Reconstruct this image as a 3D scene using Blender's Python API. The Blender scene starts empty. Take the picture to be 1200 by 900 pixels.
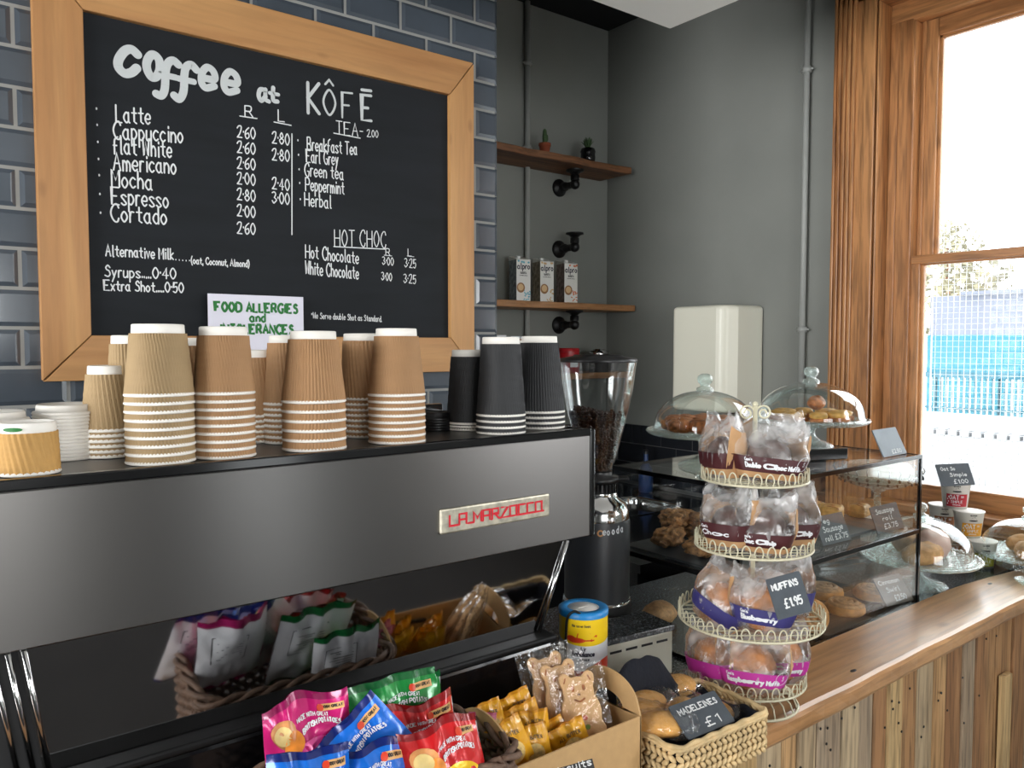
import bpy, math, random
from mathutils import Vector, Matrix, noise
random.seed(11)
S = bpy.context.scene
COL = S.collection
# ---------------------------------------------------------------- camera, world, light, exposure
CAM = Vector((0, 0, 1.64)); FPX = 920.0; YAW = math.radians(37.6); PIT = math.radians(2.86)
FW = Vector((math.sin(YAW)*math.cos(PIT), math.cos(YAW)*math.cos(PIT), -math.sin(PIT)))
RT = Vector((math.cos(YAW), -math.sin(YAW), 0)); UP = RT.cross(FW)
cd = bpy.data.cameras.new('camera'); cam = bpy.data.objects.new('camera', cd); COL.objects.link(cam)
cam.location = CAM; cam.rotation_euler = (math.pi/2-PIT, 0, -YAW)
cd.sensor_width = 36; cd.lens = FPX*36/1200; cd.clip_start = .02; cd.clip_end = 200
S.camera = cam
W = bpy.data.worlds.new('sky'); S.world = W; W.use_nodes = True
W.node_tree.nodes['Background'].inputs[0].default_value = (.93, .97, 1, 1)
W.node_tree.nodes['Background'].inputs[1].default_value = 5.0
def area(name, loc, rot, sx, sy, power, col=(1, 1, 1)):
    l = bpy.data.lights.new(name, 'AREA'); l.shape = 'RECTANGLE'; l.size = sx; l.size_y = sy; l.energy = power; l.color = col
    o = bpy.data.objects.new(name, l); COL.objects.link(o); o.location = loc; o.rotation_euler = rot; return o
R = math.radians
area('daylight_shopfront', (-.5, -4.7, 1.7), (R(90), 0, 0), 2.4, 1.7, 60, (1, .98, .95))       # through the shop front behind the viewer
area('added_side_daylight', (3.5, -1.9, 2.1), (0, R(90), 0), 1.2, 1.6, 80, (.97, .98, 1))        # added daylight through an assumed, unseen second side window
area('added_left_fill', (-4.2, .6, 1.9), (0, R(-90), 0), 2.2, 3.2, 200, (1, .99, .97))      # fill added at an unseen left opening to brighten the right wall
S.view_settings.view_transform = 'Standard'; S.view_settings.look = 'None'
S.view_settings.exposure = 0.12; S.view_settings.gamma = 1; S.view_settings.use_curve_mapping = False
try:
    S.cycles.transparent_max_bounces = 40; S.cycles.max_bounces = 10; S.cycles.transmission_bounces = 8
    S.cycles.caustics_reflective = True; S.cycles.caustics_refractive = False; S.cycles.sample_clamp_indirect = 6
except Exception: pass
# ---------------------------------------------------------------- helpers
def ray(u, v): return FW+RT*((u-600)/FPX)+UP*((450-v)/FPX)
def atX(u, v, X): d = ray(u, v); return CAM+d*(X/d.x)
def atY(u, v, Y): d = ray(u, v); return CAM+d*(Y/d.y)
def atZ(u, v, Z): d = ray(u, v); return CAM+d*((Z-CAM.z)/d.z)
def depth(p): return (Vector(p)-CAM).dot(FW)
def T(x=0, y=0, z=0): return Matrix.Translation((x, y, z))
def RX(a): return Matrix.Rotation(R(a), 4, 'X')
def RY(a): return Matrix.Rotation(R(a), 4, 'Y')
def RZ(a): return Matrix.Rotation(R(a), 4, 'Z')
def SC(x, y, z): return Matrix.Diagonal((x, y, z, 1))
class MB:
    def __init__(s, M=None): s.v = []; s.f = []; s.m = []; s.s = []; s.M = M or Matrix()
    def add(s, vs, fs, mat=0, smooth=False, M=None):
        n = len(s.v); A = s.M @ M if M is not None else s.M
        s.v += [tuple(A @ Vector(p)) for p in vs]
        for f in fs: s.f.append(tuple(i+n for i in f)); s.m.append(mat); s.s.append(smooth)
        return s
    def box(s, x0, x1, y0, y1, z0, z1, mat=0, M=None):
        vs = [(x, y, z) for x in (x0, x1) for y in (y0, y1) for z in (z0, z1)]
        return s.add(vs, [(0, 1, 3, 2), (4, 6, 7, 5), (0, 4, 5, 1), (2, 3, 7, 6), (0, 2, 6, 4), (1, 5, 7, 3)], mat, False, M)
    def lathe(s, prof, n=32, mat=0, smooth=True, M=None, cap=True, sx=1, sy=1):
        vs = []; fs = []
        for r, z in prof:
            for i in range(n): a = 2*math.pi*i/n; vs.append((r*sx*math.cos(a), r*sy*math.sin(a), z))
        for k in range(len(prof)-1):
            for i in range(n):
                j = (i+1) % n; fs.append((k*n+i, k*n+j, (k+1)*n+j, (k+1)*n+i))
        s.add(vs, fs, mat, smooth, M)
        if cap:
            for k, fl in ((0, True), (len(prof)-1, False)):
                if prof[k][0] > 1e-5:
                    r, z = prof[k]; c = [(r*sx*math.cos(2*math.pi*i/n), r*sy*math.sin(2*math.pi*i/n), z) for i in range(n)]
                    s.add(c, [tuple(range(n))[::-1] if fl else tuple(range(n))], mat, False, M)
        return s
    def tube(s, pts, r, n=6, mat=0, closed=False, M=None, rs=None):
        pts = [Vector(p) for p in pts]; N = len(pts); vs = []; fs = []; pn = None
        for k in range(N):
            a = pts[k-1] if (k > 0 or closed) else pts[k]; b = pts[(k+1) % N] if (k < N-1 or closed) else pts[k]
            t = (b-a).normalized() if (b-a).length > 1e-9 else Vector((0, 0, 1))
            if pn is None: pn = t.orthogonal().normalized()
            pn = (pn-t*pn.dot(t)); pn = pn.normalized() if pn.length > 1e-6 else t.orthogonal().normalized()
            bn = t.cross(pn); rr = rs[k] if rs else r
            for i in range(n):
                an = 2*math.pi*i/n; vs.append(tuple(pts[k]+pn*(rr*math.cos(an))+bn*(rr*math.sin(an))))
        for k in range(N if closed else N-1):
            q = (k+1) % N
            for i in range(n): j = (i+1) % n; fs.append((k*n+i, k*n+j, q*n+j, q*n+i))
        if not closed: fs += [tuple(range(n))[::-1], tuple((N-1)*n+i for i in range(n))]
        return s.add(vs, fs, mat, True, M)
    def prism(s, poly, h0, h1, mat=0, M=None, smooth=False):
        n = len(poly); vs = [(x, y, h0) for x, y in poly]+[(x, y, h1) for x, y in poly]
        fs = [tuple(range(n))[::-1], tuple(range(n, 2*n))]+[(i, (i+1) % n, n+(i+1) % n, n+i) for i in range(n)]
        return s.add(vs, fs, mat, smooth, M)
    def ell(s, c, r, nu=10, nv=6, mat=0, M=None, fn=None):
        vs = []; fs = []
        for k in range(nv+1):
            p = math.pi*k/nv
            for i in range(nu):
                a = 2*math.pi*i/nu; q = Vector((math.sin(p)*math.cos(a), math.sin(p)*math.sin(a), -math.cos(p)))
                w = fn(q) if fn else 1
                vs.append((r[0]*q.x*w, r[1]*q.y*w, r[2]*q.z*w))
        for k in range(nv):
            for i in range(nu): j = (i+1) % nu; fs.append((k*nu+i, k*nu+j, (k+1)*nu+j, (k+1)*nu+i))
        return s.add(vs, fs, mat, True, T(*c) @ M if M is not None else T(*c))
    def grid(s, fn, nu, nv, mat=0, smooth=True, M=None, flip=False, matfn=None):
        vs = [fn(i/nu, j/nv) for j in range(nv+1) for i in range(nu+1)]; w = nu+1
        n = len(s.v); A = s.M @ M if M is not None else s.M
        s.v += [tuple(A @ Vector(p)) for p in vs]
        for j in range(nv):
            for i in range(nu):
                q = (j*w+i, j*w+i+1, (j+1)*w+i+1, (j+1)*w+i)
                if flip: q = q[::-1]
                s.f.append(tuple(k+n for k in q)); s.m.append(matfn((i+.5)/nu, (j+.5)/nv) if matfn else mat); s.s.append(smooth)
        return s
    def build(s, name, mats, parent=None, bevel=None, seg=2, solid=None, sub=None, weld=False):
        me = bpy.data.meshes.new(name); me.from_pydata(s.v, [], s.f)
        if not isinstance(mats, (list, tuple)): mats = [mats]
        for m in mats: me.materials.append(m)
        me.polygons.foreach_set('material_index', s.m); me.polygons.foreach_set('use_smooth', s.s); me.update()
        o = bpy.data.objects.new(name, me); COL.objects.link(o)
        if parent is not None: o.parent = parent
        if weld: w = o.modifiers.new('weld', 'WELD'); w.merge_threshold = 1e-5
        if solid: m = o.modifiers.new('solid', 'SOLIDIFY'); m.thickness = solid; m.offset = 0
        if bevel: b = o.modifiers.new('bevel', 'BEVEL'); b.width = bevel; b.segments = seg; b.limit_method = 'ANGLE'; b.angle_limit = R(40)
        if sub: m = o.modifiers.new('sub', 'SUBSURF'); m.levels = sub; m.render_levels = sub
        return o
def tag(o, label, cat, group=None, kind=None):
    o['label'] = label; o['category'] = cat
    if group: o['group'] = group
    if kind: o['kind'] = kind
    return o
def thing(name, label, cat, loc=(0, 0, 0), M=None, group=None):
    o = bpy.data.objects.new(name, None); COL.objects.link(o); o.empty_display_size = .02
    if M is not None: o.matrix_world = M
    else: o.location = loc
    return tag(o, label, cat, group)
def struct(o): o['kind'] = 'structure'; return o
def dup(root, M, label, group=None):
    r = root.copy(); COL.objects.link(r); r.matrix_world = M; r['label'] = label
    if group: r['group'] = group
    for ch in root.children:
        c = ch.copy(); COL.objects.link(c); c.parent = r
        for g in ch.children:
            d = g.copy(); COL.objects.link(d); d.parent = c
    return r
# ---------------------------------------------------------------- materials
def sl(r, g, b): return tuple(((c/255)/12.92 if c/255 <= .04045 else ((c/255+.055)/1.055)**2.4) for c in (r, g, b))+(1,)
def nm(name):
    m = bpy.data.materials.new(name); m.use_nodes = True; nt = m.node_tree
    return m, nt, nt.nodes['Principled BSDF'], nt.nodes.new, nt.links.new
def mat(name, c, rough=.5, metal=0, var=0, vscale=20, bump=0, bscale=60, spec=.5, coat=0, stretch=None, sheen=0, sss=0):
    m, nt, b, N, L = nm(name); c = sl(*c)
    b.inputs['Base Color'].default_value = c; b.inputs['Roughness'].default_value = rough; b.inputs['Metallic'].default_value = metal
    b.inputs['Specular IOR Level'].default_value = spec; b.inputs['Coat Weight'].default_value = coat
    if sss: b.inputs['Subsurface Weight'].default_value = sss; b.inputs['Subsurface Radius'].default_value = (.01, .006, .003); b.inputs['Subsurface Scale'].default_value = .5
    if var or bump:
        tc = N('ShaderNodeTexCoord'); mp = N('ShaderNodeMapping'); L(tc.outputs['Object'], mp.inputs[0])
        if stretch: mp.inputs['Scale'].default_value = stretch
    if var:
        n = N('ShaderNodeTexNoise'); n.inputs['Scale'].default_value = vscale; n.inputs['Detail'].default_value = 5; L(mp.outputs[0], n.inputs[0])
        r = N('ShaderNodeValToRGB'); e = r.color_ramp.elements
        e[0].position = .3; e[1].position = .7
        e[0].color = tuple(max(0, x*(1-var)) for x in c[:3])+(1,); e[1].color = tuple(min(1, x*(1+var)) for x in c[:3])+(1,)
        L(n.outputs['Fac'], r.inputs[0]); L(r.outputs[0], b.inputs['Base Color'])
    if bump:
        n = N('ShaderNodeTexNoise'); n.inputs['Scale'].default_value = bscale; n.inputs['Detail'].default_value = 4; L(mp.outputs[0], n.inputs[0])
        bp = N('ShaderNodeBump'); bp.inputs['Strength'].default_value = bump; bp.inputs['Distance'].default_value = .004
        L(n.outputs['Fac'], bp.inputs['Height']); L(bp.outputs[0], b.inputs['Normal'])
    return m
def wood(name, c0, c1, axis='X', scale=9, rough=.5, knots=.5, coat=0, lines=.5, dark=(60, 36, 18)):
    m, nt, b, N, L = nm(name); b.inputs['Roughness'].default_value = rough; b.inputs['Coat Weight'].default_value = coat; b.inputs['Coat Roughness'].default_value = .2
    tc = N('ShaderNodeTexCoord'); mp = N('ShaderNodeMapping'); L(tc.outputs['Object'], mp.inputs[0])
    k = {'X': (.07, 1, 1), 'Y': (1, .07, 1), 'Z': (1, 1, .07)}[axis]; mp.inputs['Scale'].default_value = k
    n1 = N('ShaderNodeTexNoise'); n1.inputs['Scale'].default_value = scale; n1.inputs['Detail'].default_value = 8; n1.inputs['Distortion'].default_value = 1.2; L(mp.outputs[0], n1.inputs[0])
    r1 = N('ShaderNodeValToRGB'); e = r1.color_ramp.elements; e[0].position = .3; e[0].color = sl(*c0); e[1].position = .72; e[1].color = sl(*c1); L(n1.outputs['Fac'], r1.inputs[0])
    n2 = N('ShaderNodeTexNoise'); n2.inputs['Scale'].default_value = scale*9; n2.inputs['Detail'].default_value = 6; n2.inputs['Distortion'].default_value = .4; L(mp.outputs[0], n2.inputs[0])
    r2 = N('ShaderNodeValToRGB'); e = r2.color_ramp.elements; e[0].position = .36; e[0].color = (1-lines,)*3+(1,); e[1].position = .56; e[1].color = (1, 1, 1, 1); L(n2.outputs['Fac'], r2.inputs[0])
    mx = N('ShaderNodeMix'); mx.data_type = 'RGBA'; mx.blend_type = 'MULTIPLY'; mx.inputs[0].default_value = .8
    L(r1.outputs[0], mx.inputs[6]); L(r2.outputs[0], mx.inputs[7])
    out = mx.outputs[2]
    if knots:
        mk = N('ShaderNodeMapping'); L(tc.outputs['Object'], mk.inputs[0]); mk.inputs['Scale'].default_value = tuple(.45 if x < 1 else 1 for x in k)
        vo = N('ShaderNodeTexVoronoi'); vo.inputs['Scale'].default_value = 8; L(mk.outputs[0], vo.inputs[0])
        rk = N('ShaderNodeValToRGB'); e = rk.color_ramp.elements; e[0].position = .03; e[0].color = (knots,)*3+(1,); e[1].position = .12; e[1].color = (0, 0, 0, 1); L(vo.outputs['Distance'], rk.inputs[0])
        m2 = N('ShaderNodeMix'); m2.data_type = 'RGBA'; L(rk.outputs[0], m2.inputs[0]); L(out, m2.inputs[6]); m2.inputs[7].default_value = sl(*dark); out = m2.outputs[2]
    L(out, b.inputs['Base Color'])
    bp = N('ShaderNodeBump'); bp.inputs['Strength'].default_value = .25; bp.inputs['Distance'].default_value = .003; L(n2.outputs['Fac'], bp.inputs['Height']); L(bp.outputs[0], b.inputs['Normal'])
    return m
def glass(name, tint=(.96, .99, .98), refl=.06, edge=.75, rough=.01, milk=0, milk2=None, milkcol=(.9, .9, .9), bump=0, bscale=40, power=3.0):
    m, nt, b, N, L = nm(name); nt.nodes.remove(b); out = nt.nodes['Material Output']
    lw = N('ShaderNodeLayerWeight'); lw.inputs['Blend'].default_value = .5
    pw = N('ShaderNodeMath'); pw.operation = 'POWER'; pw.inputs[1].default_value = power; L(lw.outputs['Facing'], pw.inputs[0])
    mr = N('ShaderNodeMapRange'); mr.inputs['To Min'].default_value = refl; mr.inputs['To Max'].default_value = edge; L(pw.outputs[0], mr.inputs['Value'])
    tr = N('ShaderNodeBsdfTransparent'); tr.inputs[0].default_value = tint+(1,)
    gl = N('ShaderNodeBsdfGlossy'); gl.inputs['Roughness'].default_value = rough; gl.inputs[0].default_value = (1, 1, 1, 1)
    if bump:
        tc = N('ShaderNodeTexCoord'); n = N('ShaderNodeTexNoise'); n.inputs['Scale'].default_value = bscale; n.inputs['Detail'].default_value = 3; L(tc.outputs['Object'], n.inputs[0])
        bp = N('ShaderNodeBump'); bp.inputs['Strength'].default_value = bump; bp.inputs['Distance'].default_value = .01; L(n.outputs['Fac'], bp.inputs['Height']); L(bp.outputs[0], gl.inputs['Normal'])
    base = tr.outputs[0]
    if milk:
        df = N('ShaderNodeBsdfDiffuse'); df.inputs[0].default_value = milkcol+(1,); tl = N('ShaderNodeBsdfTranslucent'); tl.inputs[0].default_value = milkcol+(1,)
        ad = N('ShaderNodeMixShader'); ad.inputs[0].default_value = .4; L(df.outputs[0], ad.inputs[1]); L(tl.outputs[0], ad.inputs[2])
        m0 = N('ShaderNodeMixShader'); m0.inputs[0].default_value = milk
        if milk2:
            t2 = N('ShaderNodeTexCoord'); n2 = N('ShaderNodeTexNoise'); n2.inputs['Scale'].default_value = 24; n2.inputs['Detail'].default_value = 2; L(t2.outputs['Object'], n2.inputs[0])
            r2 = N('ShaderNodeMapRange'); r2.inputs['From Min'].default_value = .4; r2.inputs['From Max'].default_value = .7; r2.inputs['To Min'].default_value = milk; r2.inputs['To Max'].default_value = milk2; L(n2.outputs['Fac'], r2.inputs['Value']); L(r2.outputs[0], m0.inputs[0])
        L(base, m0.inputs[1]); L(ad.outputs[0], m0.inputs[2]); base = m0.outputs[0]
    mx = N('ShaderNodeMixShader'); L(mr.outputs[0], mx.inputs[0]); L(base, mx.inputs[1]); L(gl.outputs[0], mx.inputs[2]); L(mx.outputs[0], out.inputs[0])
    return m
def brushed(name, c, rough=.3, axis='X', bands=.25):
    m, nt, b, N, L = nm(name); b.inputs['Metallic'].default_value = 1; b.inputs['Base Color'].default_value = sl(*c)
    tc = N('ShaderNodeTexCoord'); mp = N('ShaderNodeMapping'); L(tc.outputs['Object'], mp.inputs[0]); mp.inputs['Scale'].default_value = (2, 200, 260) if axis == 'X' else (200, 200, 2)
    n = N('ShaderNodeTexNoise'); n.inputs['Scale'].default_value = 2; n.inputs['Detail'].default_value = 4; L(mp.outputs[0], n.inputs[0])
    r = N('ShaderNodeMapRange'); r.inputs['To Min'].default_value = rough-.02; r.inputs['To Max'].default_value = rough+.03; L(n.outputs['Fac'], r.inputs['Value']); L(r.outputs[0], b.inputs['Roughness'])
    bp = N('ShaderNodeBump'); bp.inputs['Strength'].default_value = .012; bp.inputs['Distance'].default_value = .002; L(n.outputs['Fac'], bp.inputs['Height']); L(bp.outputs[0], b.inputs['Normal'])
    b.inputs['Anisotropic'].default_value = .75; tg = N('ShaderNodeCombineXYZ'); tg.inputs[2].default_value = 1; L(tg.outputs[0], b.inputs['Tangent'])
    return m
M = {}
M['wall'] = mat('grey_wall_paint', (132, 134, 129), .75, var=.05, vscale=3)
M['tile'] = mat('grey_metro_tile', (74, 81, 89), .16, var=.14, vscale=5, coat=.4)
M['grout'] = mat('pale_grout', (142, 142, 138), .9)
M['dtile'] = mat('dark_wall_tile', (38, 40, 45), .2, coat=.3)
M['dgrout'] = mat('dark_grout', (92, 92, 92), .9)
M['ceil'] = mat('black_ceiling_paint', (24, 25, 29), .8)
M['white'] = mat('white_paint', (232, 231, 226), .5)
M['cream'] = mat('cream_enamel', (226, 224, 208), .35)
M['oak'] = wood('oak_frame_wood', (166, 116, 68), (198, 150, 94), 'X', 7, .5, .55, lines=.14, dark=(110, 66, 32))
M['oakz'] = wood('oak_frame_wood_upright', (166, 116, 68), (198, 150, 94), 'Z', 7, .5, .55, lines=.14, dark=(110, 66, 32))
M['board'] = mat('chalkboard_black', (24, 27, 31), .7, var=.2, vscale=6, stretch=(.5, 1, 3), spec=.25)
M['chalk'] = mat('white_chalk_pen', (222, 224, 224), .8)
M['chalkg'] = mat('grey_chalk_pen', (196, 200, 200), .8)
M['paper'] = mat('white_paper', (222, 220, 232), .6)
M['green_ink'] = mat('green_ink', (24, 112, 44), .6)
M['pine'] = wood('old_pine_upright', (164, 108, 62), (210, 152, 98), 'Z', 8, .38, .5, coat=.25, lines=.55, dark=(70, 38, 18))
M['piney'] = wood('old_pine_level', (164, 108, 62), (210, 152, 98), 'Y', 8, .38, .5, coat=.25, lines=.5, dark=(70, 38, 18))
M['shelf'] = wood('shelf_wood', (92, 56, 32), (150, 100, 62), 'X', 9, .55, .5, lines=.6)
M['shelf2'] = wood('pale_shelf_wood', (150, 102, 62), (186, 136, 90), 'X', 9, .5, .3, lines=.4)
M['bar'] = wood('bar_top_wood', (170, 120, 76), (214, 166, 116), 'X', 8, .3, .5, coat=.5, lines=.35, dark=(66, 36, 16))
PL = [((172, 130, 84), (208, 168, 118)), ((152, 110, 70), (188, 146, 100)), ((160, 136, 104), (194, 172, 138)), ((136, 94, 60), (174, 130, 88)), ((182, 148, 98), (214, 184, 134)), ((144, 122, 98), (178, 158, 132))]
M['plank'] = [wood('plank_wood_%d' % i, a, b, 'Z', 10, .65, .6, lines=.6) for i, (a, b) in enumerate(PL)]
M['black'] = mat('black_plastic', (18, 18, 20), .35)
M['gloss'] = mat('glossy_black', (12, 12, 14), .12)
M['matt'] = mat('matt_black', (24, 24, 25), .6)
M['iron'] = mat('black_iron_pipe', (14, 14, 15), .45, bump=.2)
M['steel'] = brushed('brushed_steel', (108, 106, 104), .30)
M['mirror'] = mat('polished_steel', (186, 186, 186), .05, 1)
M['chrome'] = mat('chrome', (205, 205, 205), .12, 1)
M['badge'] = mat('worn_badge_metal', (196, 190, 172), .35, .7, var=.35, vscale=60)
M['red_enamel'] = mat('red_enamel', (214, 30, 48), .35)
M['kraft'] = mat('kraft_ripple_card', (172, 132, 92), .75, var=.05, vscale=30)
M['kraft2'] = mat('pale_kraft_ripple_card', (164, 138, 100), .75, var=.05, vscale=30)
M['kraft3'] = mat('golden_kraft_ripple_card', (192, 148, 84), .75, var=.08, vscale=30)
M['blackcup'] = mat('black_ripple_card', (40, 41, 43), .6)
M['cupw'] = mat('white_cup_paper', (238, 234, 226), .5)
M['glass'] = glass('clear_glass')
M['dome'] = glass('dome_glass', (.95, .985, .97), .05, .85, .02, bump=.15, bscale=9, power=2.2)
M['plate'] = glass('pressed_glass', (.86, .95, .93), .12, .8, .06, milk=.12, milkcol=(.8, .9, .88), bump=.9, bscale=70, power=2)
M['pane'] = glass('window_glass', (.98, .99, .99), .03, .6)
M['case'] = glass('case_glass', (.96, .975, .97), .04, .5)
M['hop'] = glass('hopper_plastic', (.93, .94, .94), .06, .8, .03, power=2.4)
M['film'] = glass('crinkled_film', (.95, .95, .95), .10, .7, .12, milk=.10, milkcol=(.95, .95, .95), bump=1, bscale=55, power=2)
M['cello'] = glass('clear_cellophane', (.98, .98, .98), .05, .5, .1, milk=.02, bump=.6, bscale=45, power=2)
M['frost'] = glass('frosted_bag_film', (.98, .98, .98), .05, .5, .24, milk=.07, milk2=.5, milkcol=(1, 1, 1), bump=.4, bscale=38, power=2)
M['granite'] = None
def granite():
    m, nt, b, N, L = nm('speckled_granite'); b.inputs['Roughness'].default_value = .25
    tc = N('ShaderNodeTexCoord'); v = N('ShaderNodeTexNoise'); v.inputs['Scale'].default_value = 190; v.inputs['Detail'].default_value = 3; L(tc.outputs['Object'], v.inputs[0])
    r = N('ShaderNodeValToRGB'); e = r.color_ramp.elements; e[0].position = .5; e[0].color = sl(44, 47, 51); e[1].position = .72; e[1].color = sl(120, 126, 130); L(v.outputs['Fac'], r.inputs[0]); L(r.outputs[0], b.inputs['Base Color'])
    return m
M['granite'] = granite()
M['slate'] = mat('slate_grey', (66, 73, 80), .6, var=.15, vscale=40)
M['slatet'] = mat('slate_tray', (58, 62, 66), .5, var=.2, vscale=30, bump=.2)
M['bluecap'] = mat('blue_plastic', (30, 132, 200), .35)
M['yellow'] = mat('yellow_print', (246, 205, 20), .4)
M['redp'] = mat('red_print', (214, 62, 30), .4)
M['whitep'] = mat('white_print', (226, 228, 232), .4)
M['ink'] = mat('dark_ink', (22, 24, 48), .5)
M['blackink'] = mat('black_ink', (20, 20, 20), .5)
M['cable'] = mat('black_cord', (10, 10, 12), .4)
M['greyc'] = mat('grey_cable', (150, 150, 150), .4)
M['bean'] = mat('roasted_beans', (58, 34, 22), .32, var=.3, vscale=80)
M['wire'] = mat('cream_wire', (212, 206, 178), .4, .1)
M['bake'] = mat('golden_bake', (206, 146, 80), .6, var=.28, vscale=45, bump=.5, bscale=120)
M['bake2'] = mat('brown_bake', (172, 104, 56), .45, var=.6, vscale=70, bump=1, bscale=90)
M['oatb'] = mat('granola_bake', (176, 128, 82), .6, var=.7, vscale=70, bump=1, bscale=130)
M['pastry'] = mat('flaky_pastry', (218, 168, 92), .45, var=.35, vscale=40, bump=.6, bscale=90)
M['bread'] = mat('floury_bread', (206, 156, 104), .7, var=.4, vscale=22, bump=.5, bscale=80)
M['swirl'] = mat('sugar_swirl', (206, 160, 112), .6, var=.3, vscale=80, bump=.6, bscale=180)
M['choc'] = mat('chocolate_muffin', (72, 42, 32), .6, var=.5, vscale=50, bump=.8, bscale=90)
M['muffin'] = mat('golden_muffin', (190, 122, 62), .6, var=.4, vscale=50, bump=.8, bscale=90)
M['bagkraft'] = mat('bag_kraft_paper', (190, 148, 104), .75, var=.08, vscale=40)
M['box'] = mat('kraft_carton_board', (196, 158, 108), .7, var=.05, vscale=60)
M['madel'] = mat('madeleine_sponge', (224, 166, 84), .6, var=.25, vscale=30, bump=.4, bscale=160)
M['ginger'] = mat('gingerbread', (226, 182, 130), .65, var=.1, vscale=40, bump=.25, bscale=140)
M['navy'] = mat('navy_cloth', (20, 23, 34), .9, var=.2, vscale=30, bump=.4, bscale=150)
M['sea'] = mat('seagrass', (212, 184, 136), .75, var=.25, vscale=35, bump=.5, bscale=160)
M['wick'] = mat('dark_wicker', (106, 82, 66), .65, var=.35, vscale=60, bump=.5, bscale=120)
M['magenta'] = mat('magenta_label', (186, 48, 150), .5)
M['brownl'] = mat('maroon_label', (70, 26, 30), .5)
M['purplel'] = mat('purple_label', (54, 50, 110), .5)
M['terra'] = mat('terracotta', (150, 74, 46), .8, var=.1)
M['cactus'] = mat('cactus_green', (62, 88, 50), .7, var=.3, vscale=90)
M['redtin'] = mat('red_tin', (176, 24, 34), .35)
M['floor'] = mat('dark_floor', (44, 42, 41), .8, var=.15, vscale=3, spec=.2)
def foil(name, c): return mat(name, c, .27, .15, var=.1, vscale=25, bump=.55, bscale=28, coat=.5)
# ---------------------------------------------------------------- single-stroke lettering
G = {
'A': '00 3a 60|14 54', 'B': '00 0a|~0a 4a 58 45 05|~05 45 62 50 00', 'C': '~68 5a 3a 18 05 12 30 50 62', 'D': '00 0a|~0a 3a 68 62 30 00',
'E': '6a 0a 00 60|05 45', 'F': '6a 0a 00|05 45', 'G': '~68 5a 3a 18 05 12 30 50 62|62 64 44', 'H': '00 0a|60 6a|05 65', 'I': '1a 10', 'J': '~4a 42 20 02',
'K': '00 0a|6a 05 60', 'L': '0a 00 50', 'M': '00 0a 34 6a 60', 'N': '00 0a 60 6a', 'O': '~3a 18 05 12 30 52 65 58 3a', 'P': '00 0a|~0a 4a 68 55 05',
'Q': '~3a 18 05 12 30 52 65 58 3a|43 60', 'R': '00 0a|~0a 4a 58 45 05|35 60', 'S': '~58 3a 18 26 45 52 30 01', 'T': '0a 6a|3a 30', 'U': '~0a 03 10 30 53 6a', 'V': '0a 30 6a',
'W': '0a 10 38 50 6a', 'X': '00 6a|0a 60', 'Y': '0a 35 6a|35 30', 'Z': '0a 6a 00 60',
'a': '~45 26 04 02 20 41|46 41 50', 'b': '0a 00|~05 26 44 42 20 01', 'c': '~45 26 04 02 20 41', 'd': '~45 26 04 02 20 41|4a 40', 'e': '~03 43 45 26 04 02 20 41',
'f': '~4a 29 17 10|05 35', 'g': '~45 26 04 02 20 41|~46 4w 2z 0y', 'h': '0a 00|~04 26 44 40', 'i': '16 10|18 19', 'j': '26 2w 0y|28 29', 'k': '0a 00|46 03 40', 'l': '~1a 11 20',
'm': '06 00|~04 16 34 30|~34 46 64 60', 'n': '06 00|~04 26 44 40', 'o': '~26 04 02 20 42 44 26', 'p': '06 0z|~05 26 44 42 20 01', 'q': '~45 26 04 02 20 41|46 4z', 'r': '06 00|~03 16 36',
's': '~45 26 05 23 41 20 01', 't': '29 21 40|06 46', 'u': '~06 01 20 42|46 40', 'v': '06 20 46', 'w': '06 10 34 50 66', 'x': '00 46|06 40', 'y': '06 20|46 0z', 'z': '06 46 00 40',
'0': '~3a 18 05 12 30 52 65 58 3a', '1': '18 3a 30', '2': '~08 2a 5a 57 33 00|00 60', '3': '~09 3a 58 35|~35 63 41 20 02', '4': '40 4a 03 63', '5': '5a 1a 05|~05 46 53 30 01', '6': '~5a 17 03 20 52 45 14',
'7': '0a 6a 20', '8': '~35 17 3a 57 35 03 30 63 35', '9': '~56 35 17 3a 58 56|56 40', '£': '~6a 3a 26 20 00|00 60|05 45', '.': '00 01', '-': '04 34', ',': '01 0x', '(': '~2b 05 2x', ')': '~0b 25 0x', "'": '0a 08', '*': '06 28|08 26', '%': '00 6a|09 1a|50 61', '&': '~60 17 2a 37 02 20 53',
'·': '05 06', 'ô': '~3a 18 05 12 30 52 65 58 3a|1c 3e 5c', 'ē': '6a 0a 00 60|05 45|0c 6c'}
YV = {'w': -1, 'x': -2, 'y': -3, 'z': -4, 'c': 12, 'd': 13, 'e': 14}
def _pt(t): return (int(t[0]), YV[t[1]] if t[1] in YV else int(t[1], 16))
def _cat(p, k=5):
    cl = p[0] == p[-1] and len(p) > 3; out = []
    n = len(p)
    for i in range(n-1):
        p1, p2 = p[i], p[i+1]
        p0 = p[i-1] if i > 0 else (p[-2] if cl else p1); p3 = p[i+2] if i+2 < n else (p[1] if cl else p2)
        for j in range(k):
            t = j/k; out.append(tuple(.5*(2*b+(c-a)*t+(2*a-5*b+4*c-d)*t*t+(3*b-a-3*c+d)*t**3) for a, b, c, d in zip(p0, p1, p2, p3)))
    return out+[p[-1]]
GL = {}
for ch, s in G.items():
    st = []
    for q in s.split('|'):
        sm = q[0] == '~'; pts = [_pt(t) for t in q.lstrip('~').split()]
        st.append(_cat(pts) if sm and len(pts) > 2 else pts)
    GL[ch] = st
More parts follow.
